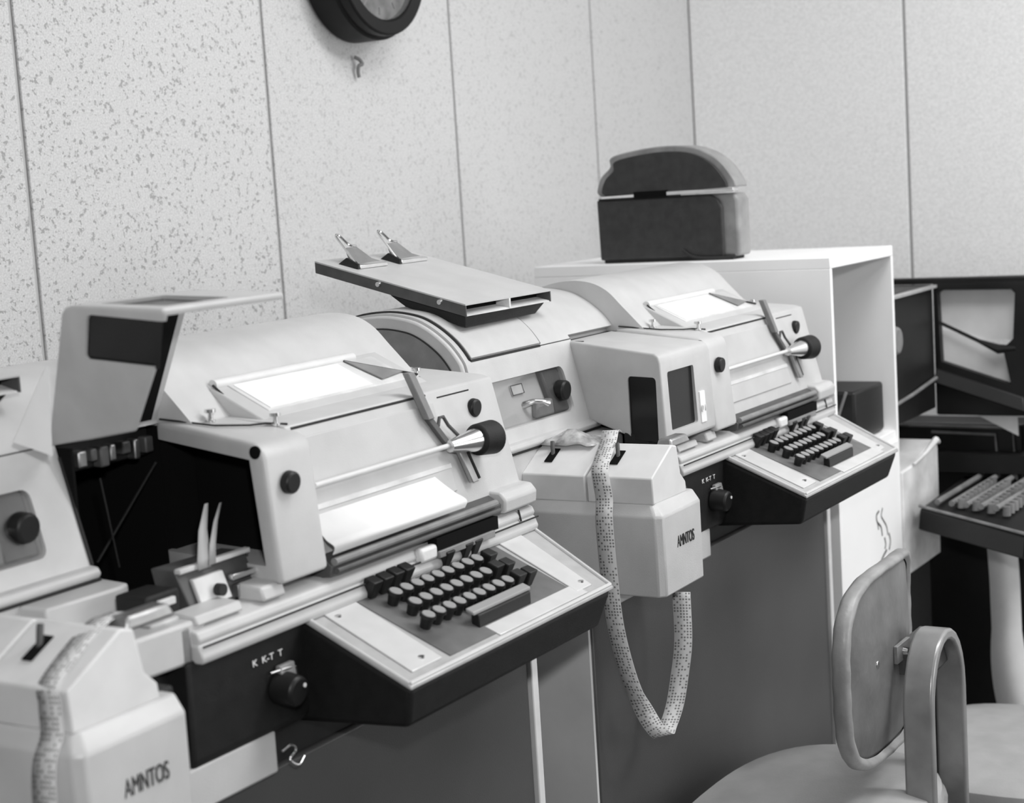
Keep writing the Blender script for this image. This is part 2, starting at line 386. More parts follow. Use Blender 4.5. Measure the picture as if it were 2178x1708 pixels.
for i, x in enumerate((1.160, 1.176, 1.194, 1.206, 1.220, 1.237, 1.254, 1.270)):
    P('relay', box(x, x+(0.012 if i % 2 else 0.008), 1.227, 1.240, 1.026+0.004*(i % 3), 1.047), 'dullmetal' if i in (1, 4, 6) else 'dgrey', bevel=0.002)
P('brace_rod', tube([(1.185, 1.21, 1.02), (1.190, 1.20, 0.93)], 0.0010), 'black')
P('brace_rod', tube([(1.20, 1.24, 0.93), (1.275, 1.22, 1.02)], 0.0016), 'black')
# --- fixed post right of the bay
postp = [(1.225, 0.905), (1.044, 0.908), (1.050, 0.960), (1.056, 1.030), (1.060, 1.041), (1.072, 1.047), (1.20, 1.0605), (1.225, 1.0615)]
post = P('bay_post', prism_x(postp, 1.25, 1.326), 'paint', bevel=0.006, seg=3)
apply_mods(post)
cut(post, [prism_x([(1.235, 0.925), (1.066, 0.925), (1.070, 0.960), (1.078, 1.030), (1.235, 1.044)], 1.20, 1.302)])
shear(post)
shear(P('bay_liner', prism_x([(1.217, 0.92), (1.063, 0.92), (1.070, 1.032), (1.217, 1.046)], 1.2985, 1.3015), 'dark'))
def latch(name, x, y, z, r=0.0118):
    o = P(name, cyl((x, y+0.004, z), (x, y-0.006, z-0.001), r, r*0.93, n=28), 'key', bevel=0.002); return o
latch('latch_button', 1.280, 1.050, 1.005)
# socket showing in the edge of the post
P('latch_hole', cyl((1.2545, 1.068, 1.038), (1.2520, 1.068, 1.038), 0.0065, n=20), 'dark')
# --- tape reader mechanism in the bay
mech = P('tape_head', hexa([(1.165, 1.085, 0.897), (1.262, 1.085, 0.897), (1.262, 1.125, 0.897), (1.165, 1.125, 0.897), (1.160, 1.100, 0.940), (1.262, 1.100, 0.938), (1.262, 1.13, 0.938), (1.160, 1.13, 0.940)]), 'dgrey', bevel=0.0015)
finish('head_plate', hexa([(1.175, 1.081, 0.902), (1.218, 1.081, 0.902), (1.218, 1.086, 0.902), (1.175, 1.086, 0.902), (1.175, 1.091, 0.928), (1.218, 1.091, 0.928), (1.218, 1.096, 0.928), (1.175, 1.096, 0.928)]), 'worn', mech, bevel=0.001)
finish('head_bar', box(1.222, 1.262, 1.082, 1.090, 0.917, 0.923), 'metal', mech, bevel=0.001)
finish('head_bar', box(1.160, 1.262, 1.092, 1.100, 0.936, 0.941), 'worn', mech, bevel=0.001)
finish('guide_post', cyl((1.199, 1.083, 0.914), (1.199, 1.075, 0.914), 0.006, n=14), 'seam', mech)
finish('head_bar', box(1.226, 1.240, 1.080, 1.088, 0.899, 0.912), 'dullmetal', mech, bevel=0.001)
P('cable_block', box(1.105, 1.150, 1.085, 1.125, 0.896, 0.928), 'black', bevel=0.003)
P('connector_tab', box(1.118, 1.140, 1.081, 1.087, 0.915, 0.922), 'worn', bevel=0.001)
P('connector_tab', box(1.096, 1.138, 1.074, 1.088, 0.892, 0.905), 'paint2', bevel=0.003)
ORG = Vector((0, 0, 0))
ribbon([(1.190, 1.088, 0.936), (1.192, 1.090, 0.945), (1.205, 1.100, 0.970), (1.222, 1.108, 0.992)], [(0.018, 0, 0), (0.018, 0, 0), (0.012, 0, 0), (0.005, 0, 0)], name='tape_strip_tmp', material='tapeplain')
ORG = Vector(A0)
tmp = bpy.data.objects['tape_strip_tmp']; tmp.name = 'punched_tape'
tag(tmp, 'thin forked strip of paper tape rising inside the open dark bay', 'paper tape')
tmp2 = ribbon([(1.200, 1.087, 0.938), (1.208, 1.092, 0.955), (1.222, 1.098, 0.975), (1.238, 1.104, 0.990)], [(0.010, 0, 0), (0.009, 0, 0), (0.006, 0, 0), (0.003, 0, 0)], name='punched_tape', material='tapeplain')
tag(tmp2, 'narrow curled end of paper tape leaning right inside the open dark bay', 'paper tape')

# --- typing unit
dome = crom2([(1.176, 1.059), (1.211, 1.094), (1.237, 1.119), (1.268, 1.1325), (1.31, 1.135), (1.36, 1.124), (1.43, 1.09), (1.50, 1.03)], 6)
P('typing_unit_body', prism_x([(1.50, 0.88), (1.060, 0.88), (1.060, 0.902), (1.0955, 1.044), (1.0975, 1.0495), (1.110, 1.053), (1.24, 1.0635), (1.50, 1.0635)], 1.336, 1.736), 'paint', bevel=0.002)
P('typing_unit_dome', prism_x([(1.50, 1.0565), (1.176, 1.0565)]+dome, 1.286, 1.690), 'paint')
# lid window in the foot of the dome (sloping glass over the copy)
def q3(x, t, d): return (x, 1.136+0.070*t-d*0.43, 1.0565+0.0335*t+d*0.9)
def lidw(x0, x1, t0, t1, d0, d1):
    return hexa([q3(x0, t0, d0), q3(x1, t0, d0), q3(x1, t1, d0), q3(x0, t1, d0), q3(x0, t0, d1), q3(x1, t0, d1), q3(x1, t1, d1), q3(x0, t1, d1)])
P('lid_frame', prism_x([(1.125, 1.050), (1.136, 1.0565), (1.206, 1.090), (1.222, 1.092), (1.23, 1.05)], 1.346, 1.652), 'paint', bevel=0.002)
P('window_well', lidw(1.370, 1.632, 0.12, 0.90, -0.001, 0.0012), 'worn', bevel=0.0008)
P('window_copy', lidw(1.376, 1.560, 0.16, 0.86, 0.0008, 0.0022), 'paper')
bm = bmesh.new(); tv = [q3(1.575, 0.88, 0.0022), q3(1.634, 0.30, 0.0022), q3(1.585, 0.22, 0.0022)]; tw = [(a, b-0.001, c+0.001) for a, b, c in tv]
va = [bm.verts.new(p) for p in tv]; vb = [bm.verts.new(p) for p in tw]; bm.faces.new(va); bm.faces.new(vb)
for i in range(3): bm.faces.new((va[i], va[(i+1) % 3], vb[(i+1) % 3], vb[i]))
P('copy_light_shield', bm, 'grey')
seam3('window_joint', [q3(1.572, 0.93, 0.002), q3(1.650, 0.15, 0.002)], 0.0014)
P('lid_edge_highlight', tube([(1.352, 1.203, 1.0895), (1.60, 1.203, 1.0895)], 0.0060, 14), 'lid')  # pale tube painting in the highlight along the glass lid edge
P('lid_edge_end', tube([(1.349, 1.200, 1.090), (1.350, 1.185, 1.078), (1.350, 1.172, 1.068)], 0.0013, 8), 'seam')
def thumb(x, y, z):
    bm = cyl((x, y, z), (x, y, z+0.009), 0.0026, n=12); cyl((x, y, z+0.009), (x, y, z+0.0125), 0.0058, n=16, bm=bm)
    cyl((x, y, z-0.001), (x, y, z+0.0015), 0.0050, n=16, bm=bm)
    P('thumb_screw', bm, 'metal')
thumb(1.668, 1.160, 1.0565); thumb(1.310, 1.172, 1.0585); thumb(1.336, 1.108, 1.0520)
seam3('panel_joint', [(1.284, 1.218, 1.0635), (1.290, 1.150, 1.0573), (1.312, 1.122, 1.0548), (1.330, 1.116, 1.0542), (1.345, 1.100, 1.0515)], 0.0012)
seam3('panel_joint', [(1.345, 1.0965, 1.0465), (1.590, 1.0965, 1.0465)], 0.0016)
seam3('panel_joint', [(1.612, 1.0950, 1.041), (1.680, 1.0950, 1.041)], 0.0010)
# front of the typing unit: glazed panel, copy rod, platen knob, lever
def fy(z): return 1.060+(z-0.902)*0.25
def fpanel(name, x0, x1, z0, z1, d0, d1, mt, **k):
    return P(name, hexa([(x0, fy(z0)-d1, z0), (x1, fy(z0)-d1, z0), (x1, fy(z0)-d0, z0), (x0, fy(z0)-d0, z0), (x0, fy(z1)-d1, z1), (x1, fy(z1)-d1, z1), (x1, fy(z1)-d0, z1), (x0, fy(z1)-d0, z1)]), mt, **k)
fpanel('copy_window', 1.335, 1.600, 0.935, 1.036, 0.0, 0.0022, 'paint2', bevel=0.002)
fpanel('window_shade_strip', 1.335, 1.600, 0.962, 0.967, 0.002, 0.003, 'worn')
ry = fy(0.989)-0.012
P('copy_rod', tube([(1.343, ry, 0.9885), (1.610, ry, 0.9885)], 0.0030, 12), 'lid')
P('knob_collar', cyl((1.592, ry-0.002, 0.988), (1.640, ry-0.008, 0.988), 0.0070, 0.0145, n=24), 'metal')
P('platen_knob', cyl((1.638, ry-0.008, 0.988), (1.671, ry-0.012, 0.987), 0.0185, 0.0205, n=28), 'black', bevel=0.003)
P('latch_button', cyl((1.680, fy(1.020)+0.003, 1.020), (1.680, fy(1.020)-0.006, 1.019), 0.0115, 0.0108, n=28), 'key', bevel=0.002)
def strap(name, pts, wx, th, mt):
    bm = bmesh.new(); rows = []
    for x, z in pts:
        y = fy(z)-0.004
        rows.append([bm.verts.new(p) for p in ((x, y, z), (x+wx, y, z), (x+wx, y-th, z), (x, y-th, z))])
    for a, b in zip(rows, rows[1:]):
        for i in range(4): bm.faces.new((a[i], a[(i+1) % 4], b[(i+1) % 4], b[i]))
    bm.faces.new(rows[0]); bm.faces.new(rows[-1])
    return P(name, bm, mt, bevel=0.001)
strap('guide_bar', [(1.553, 1.077), (1.560, 1.052), (1.568, 1.022)], 0.012, 0.009, 'grey')
strap('guide_bar', [(1.570, 1.022), (1.592, 0.990)], 0.011, 0.006, 'dgrey')
strap('guide_bar', [(1.612, 0.984), (1.624, 0.940)], 0.013, 0.006, 'dullmetal')
P('wire_loop', tube([(1.588, fy(1.01)-0.008, 1.012), (1.592, fy(1.02)-0.010, 1.021), (1.600, fy(1.02)-0.010, 1.021), (1.607, fy(1.01)-0.009, 1.010), (1.622, fy(0.995)-0.008, 0.996)], 0.0021, 8), 'dgrey')
P('wire_loop', tube([(1.634, fy(0.975)-0.006, 0.976), (1.643, fy(0.94)-0.006, 0.942)], 0.0021, 8), 'seam')
# ledge below the window, dark paper slot, name strip and side lug
P('paper_slot', prism_x([(1.075, 0.893), (1.049, 0.897), (1.047, 0.908), (1.064, 0.918), (1.075, 0.918)], 1.332, 1.662), 'dgrey', bevel=0.001)
P('slot_bar', tube([(1.335, 1.046, 0.912), (1.648, 1.046, 0.912)], 0.0042, 10), 'grey')
P('slot_bar', tube([(1.335, 1.043, 0.903), (1.650, 1.043, 0.903)], 0.0030, 10), 'dgrey')
P('front_ledge', prism_x([(1.085, 0.878), (1.050, 0.878), (1.047, 0.884), (1.050, 0.8905), (1.062, 0.896), (1.085, 0.897)], 1.130, 1.738), 'paint', bevel=0.002)
P('end_lug', prism_x([(1.10, 0.893), (1.044, 0.896), (1.042, 0.912), (1.050, 0.921), (1.10, 0.925)], 1.664, 1.738), 'paint', bevel=0.003)
P('front_fascia', prism_x([(1.085, 0.862), (1.045, 0.862), (1.043, 0.868), (1.048, 0.880), (1.085, 0.880)], 1.128, 1.738), 'paint2', bevel=0.002)
P('ledge_block', prism_x([(1.085, 0.895), (1.052, 0.896), (1.056, 0.905), (1.085, 0.907)], 1.135, 1.200), 'paint', bevel=0.002)
P('ledge_block', prism_x([(1.085, 0.895), (1.050, 0.896), (1.054, 0.910), (1.085, 0.913)], 1.228, 1.262), 'paint', bevel=0.003)
seam3('fascia_joint', [(1.130, 1.0435, 0.8785), (1.738, 1.0435, 0.8785)], 0.0011)
seam3('fascia_joint', [(1.702, 1.046, 0.879), (1.702, 1.049, 0.893)], 0.0013)
P('display_slot', box(1.512, 1.640, 1.0395, 1.052, 0.8835, 0.8985), 'dark')
P('display_strip', box(1.512, 1.628, 1.0365, 1.050, 0.8765, 0.8845), 'grey', bevel=0.001)
P('fascia_pad', box(1.482, 1.515, 1.040, 1.052, 0.876, 0.893), 'worn', bevel=0.004)

# --- black lower panel with the mode switch
P('switch_panel', prism_x([(1.12, 0.760), (1.062, 0.760), (1.055, 0.770), (1.053, 0.866), (1.12, 0.866)], 1.118, 1.300), 'black', bevel=0.004)
P('panel_end_cap', prism_z([(1.100, 1.075), (1.112, 1.060), (1.128, 1.055), (1.128, 1.12), (1.100, 1.12)], 0.862, 0.898), 'grey', bevel=0.003)
text('mode_lettering', 'K  K-T  T', (1.228, 1.0525, 0.8405), math.pi/2, 0.0065, 'mark', mA, sx=1.25)
sw = P('mode_switch', cyl((1.243, 1.055, 0.808), (1.243, 1.028, 0.805), 0.0175, 0.0150, n=28), 'key', bevel=0.003)
finish('switch_dot', cyl((1.250, 1.029, 0.810), (1.250, 1.0265, 0.810), 0.0022, n=10), 'mark', sw)
finish('switch_frame', tube([(1.228, 1.050, 0.8255), (1.245, 1.044, 0.8265), (1.262, 1.047, 0.8235), (1.268, 1.050, 0.808)], 0.0013, 6), 'dullmetal', sw)
finish('switch_pointer', hexa([(1.236, 1.042, 0.816), (1.258, 1.042, 0.816), (1.258, 1.052, 0.816), (1.236, 1.052, 0.816), (1.238, 1.046, 0.830), (1.260, 1.046, 0.830), (1.260, 1.052, 0.830), (1.238, 1.052, 0.830)]), 'grey', sw, bevel=0.001)
P('skirt', box(0.93, 1.238, 1.058, 1.075, 0.7215, 0.765), 'paint2', bevel=0.003)

# --- keyboard
def kz(y, h=0): return 0.812+0.386*(y-0.92)+h
kb = P('keyboard_housing', hexa([(1.284, 0.932, 0.766), (1.675, 0.932, 0.766), (1.730, 1.075, 0.755), (1.290, 1.075, 0.755), (1.275, 0.919, kz(0.919, -0.003)), (1.686, 0.919, kz(0.919, -0.003)), (1.740, 1.072, kz(1.072, -0.003)), (1.288, 1.072, kz(1.072, -0.003))]), 'black', bevel=0.006, seg=3)
def kplate(name, q, h0, h1, mt, **k_):
    return P(name, hexa([(x, y, kz(y, h0)) for x, y in q]+[(x, y, kz(y, h1)) for x, y in q]), mt, **k_)
kplate('keyboard_bezel', [(1.274, 0.918), (1.688, 0.918), (1.741, 1.060), (1.288, 1.060)], -0.003, 0.001, 'bezel', bevel=0.001)
def rim(name, a, b, wd=0.0035):
    ax, ay = a; bx, by = b
    P(name, tube([(ax, ay, kz(ay, 0.0018)), (bx, by, kz(by, 0.0018))], wd*0.7, 8), 'plate')
rim('bezel_rim', (1.277, 0.921), (1.686, 0.921)); rim('bezel_rim', (1.277, 0.921), (1.291, 1.057)); rim('bezel_rim', (1.686, 0.921), (1.738, 1.057))
kplate('key_well', [(1.362, 0.930), (1.625, 0.930), (1.640, 1.052), (1.368, 1.052)], 0.001, 0.0022, 'well')
kplate('side_plate', [(1.298, 0.932), (1.350, 0.932), (1.366, 1.048), (1.312, 1.048)], 0.001, 0.0030, 'plate', bevel=0.0008)
kplate('side_plate', [(1.628, 0.932), (1.662, 0.932), (1.700, 1.048), (1.650, 1.048)], 0.001, 0.0030, 'plate', bevel=0.0008)
kplate('front_plate', [(1.450, 0.925), (1.640, 0.925), (1.640, 0.944), (1.450, 0.944)], 0.001, 0.0026, 'plate', bevel=0.0008)
for x, y in ((1.322, 1.036), (1.330, 0.943), (1.655, 0.942)):
    P('screw', cyl((x, y, kz(y, 0.002)), (x, y, kz(y, 0.0042)), 0.0035, n=12), 'metal')
nrm = Vector((0, -0.386, 1)).normalized()
def mk_key():
    bm = cyl((0, 0, -0.016), (0, 0, -0.0035), 0.0058, 0.0072, n=16); cyl((0, 0, -0.0035), (0, 0, 0), 0.0088, 0.0084, n=16, bm=bm)
    a = finish('key', bm, 'key', mA, org=(0, 0, 0), bevel=0)
    b = finish('key_top', cyl((0, 0, -0.0002), (0, 0, 0.0007), 0.0074, 0.0068, n=16), 'keytop', a, org=(0, 0, 0))  # pale disc paints the light caught on the dark key top
    return a, b
def mk_square():
    a = finish('key', hexa([(-0.006, -0.006, -0.016), (0.006, -0.006, -0.016), (0.006, 0.006, -0.016), (-0.006, 0.006, -0.016), (-0.0085, -0.0075, 0.004), (0.0085, -0.0075, 0.004), (0.0085, 0.0075, 0.004), (-0.0085, 0.0075, 0.004)]), 'key', mA, org=(0, 0, 0), bevel=0.0015)
    return a
ka, kt = mk_key(); ks = mk_square()
tilt = Vector((0, 0, 1)).rotation_difference(nrm)
for o in (ka, ks): o.rotation_mode = 'QUATERNION'; o.rotation_quaternion = tilt
first = {'r': True, 's': True}
def place_key(kind, x, y, h=0.019):
    src = ka if kind == 'r' else ks
    if first[kind]: o = src; first[kind] = False
    else:
        o = src.copy(); COL.objects.link(o)
        for ch in list(src.children):
            c = ch.copy(); COL.objects.link(c); c.parent = o
    o.location = Vector((x, y, kz(y, h)))-Vector(A0)
for i in range(9): place_key('r', 1.388+i*0.0195, 0.971)
for i in range(8): place_key('r', 1.400+i*0.0197, 0.995)
for i in range(9): place_key('r', 1.399+i*0.0198, 1.018)
for x, y in ((1.5625, 0.969), (1.582, 0.967), (1.557, 0.994), (1.575, 0.991), (1.5755, 1.014), (1.390, 1.040), (1.410, 1.040), (1.431, 1.041), (1.451, 1.041), (1.532, 1.042), (1.572, 1.043), (1.592, 1.043)):
    place_key('s', x, y, 0.020)
sb = kplate('space_bar', [(1.435, 0.947), (1.552, 0.947), (1.552, 0.957), (1.435, 0.957)], 0.0155, 0.0195, 'keytop', bevel=0.0012)
kplate('space_bar_lever', [(1.442, 0.945), (1.548, 0.945), (1.548, 0.955), (1.442, 0.955)], 0.002, 0.0157, 'key', bevel=0.001)

# --- tape reader at the left front
def loft_z(levels):
    bm = bmesh.new(); rings = [[bm.verts.new((x, y, z)) for x, y in pts] for z, pts in levels]
    n = len(levels[0][1])
    for a, b in zip(rings, rings[1:]):
        for q in range(n): bm.faces.new((a[q], a[(q+1) % n], b[(q+1) % n], b[q]))
    bm.faces.new(rings[0]); bm.faces.new(rings[-1]); return bm
bp_ = [(0.909, 0.983), (0.918, 0.974), (1.036, 0.976), (1.036, 1.186), (0.909, 1.186)]
tp_ = [(0.919, 0.992), (0.926, 0.986), (1.036, 0.987), (1.036, 1.184), (0.919, 1.184)]
P('reader_body', loft_z([(0.736, bp_), (0.843, bp_), (0.8585, tp_)]), 'paint2', bevel=0.0025)
P('reader_neck', box(1.02, 1.050, 1.0, 1.184, 0.74, 0.86), 'black', bevel=0.004)
def readlid(y0, y1):
    l = P('reader_lid', prism_y([(0.9190, 0.8575), (0.9180, 0.893), (0.981, 0.9275), (0.996, 0.924), (1.004, 0.885), (1.018, 0.872), (1.020, 0.8575)], y0, y1), 'lid', bevel=0.002)
    yc = y0+(y1-y0)*0.72
    finish('lid_slot', hexa([(0.940, yc-0.009, 0.9062), (0.966, yc-0.009, 0.9196), (0.966, yc+0.003, 0.9196), (0.940, yc+0.003, 0.9062), (0.9398, yc-0.009, 0.9072), (0.9658, yc-0.009, 0.9206), (0.9658, yc+0.003, 0.9206), (0.9398, yc+0.003, 0.9072)]), 'dark', l)
    finish('lid_toggle', tube([(0.955, yc-0.003, 0.912), (0.962, yc+0.001, 0.931)], 0.0030, 8), 'dgrey', l)
    return l
readlid(0.988, 1.0855); readlid(1.0885, 1.186)
P('reader_gate', hexa([(0.995, 0.995, 0.920), (1.055, 0.995, 0.920), (1.055, 1.02, 0.920), (0.995, 1.02, 0.920), (1.000, 0.998, 0.932), (1.050, 0.998, 0.932), (1.050, 1.017, 0.932), (1.000, 1.017, 0.932)]), 'dullmetal', bevel=0.003)
text('reader_lettering', 'AMNTOS', (0.982, 0.9745, 0.801), math.pi/2, 0.0155, 'ink', mA, sx=0.58)

for o in list(mA.children):
    if o.name.startswith('reader'): o.location.z += 0.011; o.location.x -= 0.004
# --- console below
P('console_cabinet', box(0.885, 1.738, 1.072, 1.55, 0.0, 0.722), 'console', bevel=0.004)
P('console_end', box(0.880, 0.8855, 1.075, 1.55, 0.0, 0.722), 'consolelit')
P('edge_strip', box(1.738, 1.752, 1.066, 1.085, 0.0, 0.722), 'lid', bevel=0.002)
P('base_pan', box(1.045, 1.730, 1.080, 1.52, 0.722, 0.885), 'black')
P('base_pan', box(0.885, 1.045, 1.20, 1.52, 0.722, 0.885), 'console')

# hook with letter-like curl hanging off the skirt
P('wire_hook', tube(crom([(1.238, 1.052, 0.744), (1.250, 1.050, 0.747), (1.256, 1.050, 0.740), (1.246, 1.050, 0.733), (1.258, 1.050, 0.724), (1.268, 1.050, 0.730)], 5), 0.0014, 6), 'metal')

# ------------------------------------------------------------------ second unit: copy everything built so far, except the open-lid-only parts
B0 = (A0[0]+PITCH, A0[1]+0.0, A0[2]-0.0)
mB = dup_tree(mA); mB.location = B0; mB.name = 'teleprinter'
mB['label'] = 'second beige teleprinter with closed windowed side box, left of the white cabinet'
for ch in list(mB.children):
    ch.location.z -= 0.010 if not ch.name.startswith(('console', 'edge_strip')) else 0
    if ch.name.startswith('reader'): ch.location.z -= 0.004; ch.location.x += 0.004
    if ch.name.startswith(('wire_hook', 'relay')): bpy.data.objects.remove(ch)

# ------------------------------------------------------------------ hinged side box (closed on the second unit, swung up on the first)
def side_box(parent, org, ang, dx, dz, hinge=(1.232, 1.058), opened=False):
    global ORG
    ORG = Vector(org)
    X0, X1 = 1.084+dx, 1.2495+dx
    outer = [(1.232, 1.057), (1.062, 1.044), (1.054, 1.040), (1.051, 1.030), (1.045, 0.917), (1.052, 0.914), (1.110, 0.921), (1.196, 0.942), (1.215, 1.000)]
    inn = [(1.225, 1.050), (1.066, 1.038), (1.058, 1.028), (1.053, 0.90), (1.30, 0.90)]
    l = finish('box_lid', prism_x(outer, X0, X1), 'paint', parent, bevel=0.007, seg=3)
    apply_mods(l)
    cut(l, [prism_x(inn, X0+0.005, X1+0.02)])
    def rr(y0, y1, z0, z1, r=0.006):
        pts = []
        for cy, cz, a0 in ((y1-r, z1-r, 0), (y0+r, z1-r, 90), (y0+r, z0+r, 180), (y1-r, z0+r, 270)):
            for k_ in range(4):
                t = math.radians(a0+k_*30); pts.append((cy+r*math.cos(t), cz+r*math.sin(t)))
        return pts
    cut(l, [prism_x(rr(1.060, 1.113, 0.900, 1.010), X0-0.01, X0+0.02)])
    bm = bmesh.new()
    cut(l, [prism_y(rr(1.104+dx, 1.190+dx, 0.932, 1.016, 0.004), 1.03, 1.075)])
    p1 = finish('box_pane', box(X0+0.003, X0+0.0042, 1.058, 1.116, 0.918, 1.011), 'glass', l)
    p2 = finish('box_pane', hexa([(1.1+dx, 1.0515, 0.929), (1.195+dx, 1.0515, 0.929), (1.195+dx, 1.053, 0.929), (1.1+dx, 1.053, 0.929), (1.1+dx, 1.0545, 1.018), (1.195+dx, 1.0545, 1.018), (1.195+dx, 1.0565, 1.018), (1.1+dx, 1.0565, 1.018)]), 'glass', l)
    for o in (l, p1, p2): shear(o)
    hv = Vector((0, hinge[0], hinge[1]))-Vector((0, org[1], org[2]))
    T = Matrix.Translation((0, 0, dz)) @ Matrix.Translation(hv) @ Matrix.Rotation(ang, 4, 'X') @ Matrix.Translation(-hv)
    if opened:   # lid lifted on its hinge: top edge leans towards the operator, front face lies level
        A_, F_, G_ = Vector((1.232, 1.058)), Vector((1.133, 1.200)), Vector((1.016, 1.190))
        def mp(v):
            y, z = v.y+org[1], v.z+org[2]; b_ = (1.044-z+(1.232-y)*-0.085+0.0)/0.125; b_ = (1.0575-(1.232-y)*0.085-z)/0.124; a_ = (1.232-y)/0.182
            q = A_+(F_-A_)*a_+(G_-F_)*b_; v.y, v.z = q.x-org[1], q.y-org[2]
        T = mp
        for o in (l, p1, p2):
            for v in o.data.vertices: mp(v.co)
    else:
        for o in (l, p1, p2): o.data.transform(T)
    return l, T
for o in mA.children:
    if o.name.startswith('reader'): o.location.z += 0.003; o.location.x -= 0.003
lb, _ = side_box(mB, B0, 0.0, PITCH, -0.010)
mpl = finish('paper_label', hexa([(2.219, 1.0442, 0.920), (2.236, 1.0442, 0.920), (2.236, 1.048, 0.920), (2.219, 1.048, 0.920), (2.219, 1.0462, 0.965), (2.236, 1.0462, 0.965), (2.236, 1.051, 0.965), (2.219, 1.051, 0.965)]), 'paper', mB)
text('label_marks', '0 1', (2.2275, 1.0438, 0.940), math.pi/2, 0.010, 'worn', mB, depth=0.0006)
for y0, y1 in ((1.02, 1.06),):
    pass
ORG = Vector(B0)
finish('shelf_gap', tube([(2.166, 1.192, 0.931), (2.150, 1.110, 0.912), (2.130, 1.062, 0.903)], 0.0030, 8), 'seam', mB)
la, T = side_box(mA, A0, 0.0, 0.0, 0.0, opened=True)
# dark sheet under the raised lid stands in for the shaded gap beside it
ORG = Vector(A0)
fl = finish('lid_gap_shade', prism_x([(1.222, 1.0485), (1.068, 1.0365), (1.068, 1.034), (1.222, 1.046)], 1.092, 1.236), 'dark', mA); shear(fl)
for v in fl.data.vertices: T(v.co)

# ------------------------------------------------------------------ paper standing in the near typing unit
ORG = Vector((0, 0, 0))
pts = crom([(0, fy(0.958)-0.004, 0.958), (0, fy(0.950)-0.008, 0.949), (0, fy(0.94)-0.018, 0.937), (0, fy(0.93)-0.026, 0.929), (0, fy(0.925)-0.020, 0.920)], 6)
pp = ribbon([(1.4475+0.010*i/len(pts), p[1], p[2]) for i, p in enumerate(pts)], [(0.226+0.022*min(1, i/14), 0, 0) for i in range(len(pts))], material='paper', name='paper_sheet')
tag(pp, 'white sheet of paper curling out of the near machine above its keyboard', 'paper')

# ------------------------------------------------------------------ copyholders
def copyholder(name, loc, rz, label, clips=True):
    global ORG
    t = root(name, loc, label, 'copyholder', 'double copyholders on the machine tops')
    t.rotation_euler = (0, 0, rz)
    ORG = Vector((0, 0, 0))
    W, L = 0.231, 0.250
    def z(y): return 0.026+0.066*(y/L)
    def slab(nm, x0, x1, y0, y1, a0, a1, mt, par, **k): return finish(nm, hexa([(x0, y0, z(y0)+a0), (x1, y0, z(y0)+a0), (x1, y1, z(y1)+a0), (x0, y1, z(y1)+a0), (x0, y0, z(y0)+a1), (x1, y0, z(y0)+a1), (x1, y1, z(y1)+a1), (x0, y1, z(y1)+a1)]), mt, par, **k)
    slab('top_board', 0, W, 0, L, -0.002, 0.0, 'paint2', t)
    slab('side_flange', 0, 0.0022, 0, L, -0.017, -0.002, 'dgrey', t)
    slab('side_flange', W-0.0022, W, 0, L, -0.017, -0.002, 'dgrey', t)
    slab('bottom_plate', 0.004, W-0.004, 0.001, L*0.5, -0.017, -0.0155, 'worn', t)
    slab('inner_web', 0.004, W-0.004, 0.022, 0.026, -0.0155, -0.002, 'dark', t)
    slab('divider', W/2-0.002, W/2+0.002, 0.0, 0.024, -0.0155, -0.002, 'worn', t)
    finish('foot_plate', hexa([(0.002, 0.004, -0.006), (0.20, 0.010, -0.006), (0.20, 0.075, 0.022), (0.002, 0.10, 0.024), (0.002, 0.002, z(0)-0.017), (0.215, 0.002, z(0)-0.017), (0.215, 0.10, z(0.10)-0.018), (0.002, 0.125, z(0.125)-0.018)]), 'black', t, bevel=0.001)
    for y in (0.165*0.3, 0.10+0.05):
        finish('bolt', cyl((0.001, y-0.01, z(y)-0.009), (-0.005, y-0.01, z(y)-0.009), 0.0045, 0.0035, n=12), 'metal', t)
    if clips:
        for i, xc in enumerate((0.062, 0.165)):
            yb = L-0.055
            # spring clip: flat jaw, tapered body, wire finger grip
            c = slab('clip_jaw', xc-0.034, xc+0.034, yb-0.004, yb+0.006, 0.0005, 0.006, 'metal', t, bevel=0.001)
            bm = bmesh.new()
            V = [(xc-0.032, yb+0.002, z(yb)+0.005), (xc+0.034, yb+0.002, z(yb)+0.005), (xc+0.022, yb+0.016, z(yb)+0.012), (xc+0.006, yb+0.030, z(yb)+0.030), (xc-0.018, yb+0.030, z(yb)+0.030), (xc-0.030, yb+0.014, z(yb)+0.010)]
            a = [bm.verts.new(p) for p in V]; b = [bm.verts.new((p[0], p[1]+0.003, p[2]-0.002)) for p in V]
            bm.faces.new(a); bm.faces.new(b)
            for q_ in range(6): bm.faces.new((a[q_], a[(q_+1) % 6], b[(q_+1) % 6], b[q_]))
            finish('clip_plate', bm, 'grey', c)
            finish('clip_wire', tube(crom([(xc-0.030, yb+0.008, z(yb)+0.008), (xc-0.026, yb+0.028, z(yb)+0.030), (xc-0.022, yb+0.044, z(yb)+0.046), (xc-0.008, yb+0.050, z(yb)+0.048), (xc-0.004, yb+0.036, z(yb)+0.034), (xc+0.006, yb+0.030, z(yb)+0.031)], 5), 0.0018, 7), 'metal', c)
            finish('clip_spring', tube([(xc-0.036, yb+0.012, z(yb)+0.004), (xc-0.024, yb+0.012, z(yb)+0.006)], 0.005, 10), 'seam', c)
            finish('clip_foot', hexa([(xc-0.040, yb-0.004, z(yb)), (xc-0.033, yb-0.004, z(yb)), (xc-0.033, yb+0.030, z(yb+0.03)), (xc-0.040, yb+0.030, z(yb+0.03)), (xc-0.036, yb-0.002, z(yb)+0.006), (xc-0.032, yb-0.002, z(yb)+0.006), (xc-0.030, yb+0.020, z(yb)+0.016), (xc-0.034, yb+0.020, z(yb)+0.016)]), 'black', c)
    return t
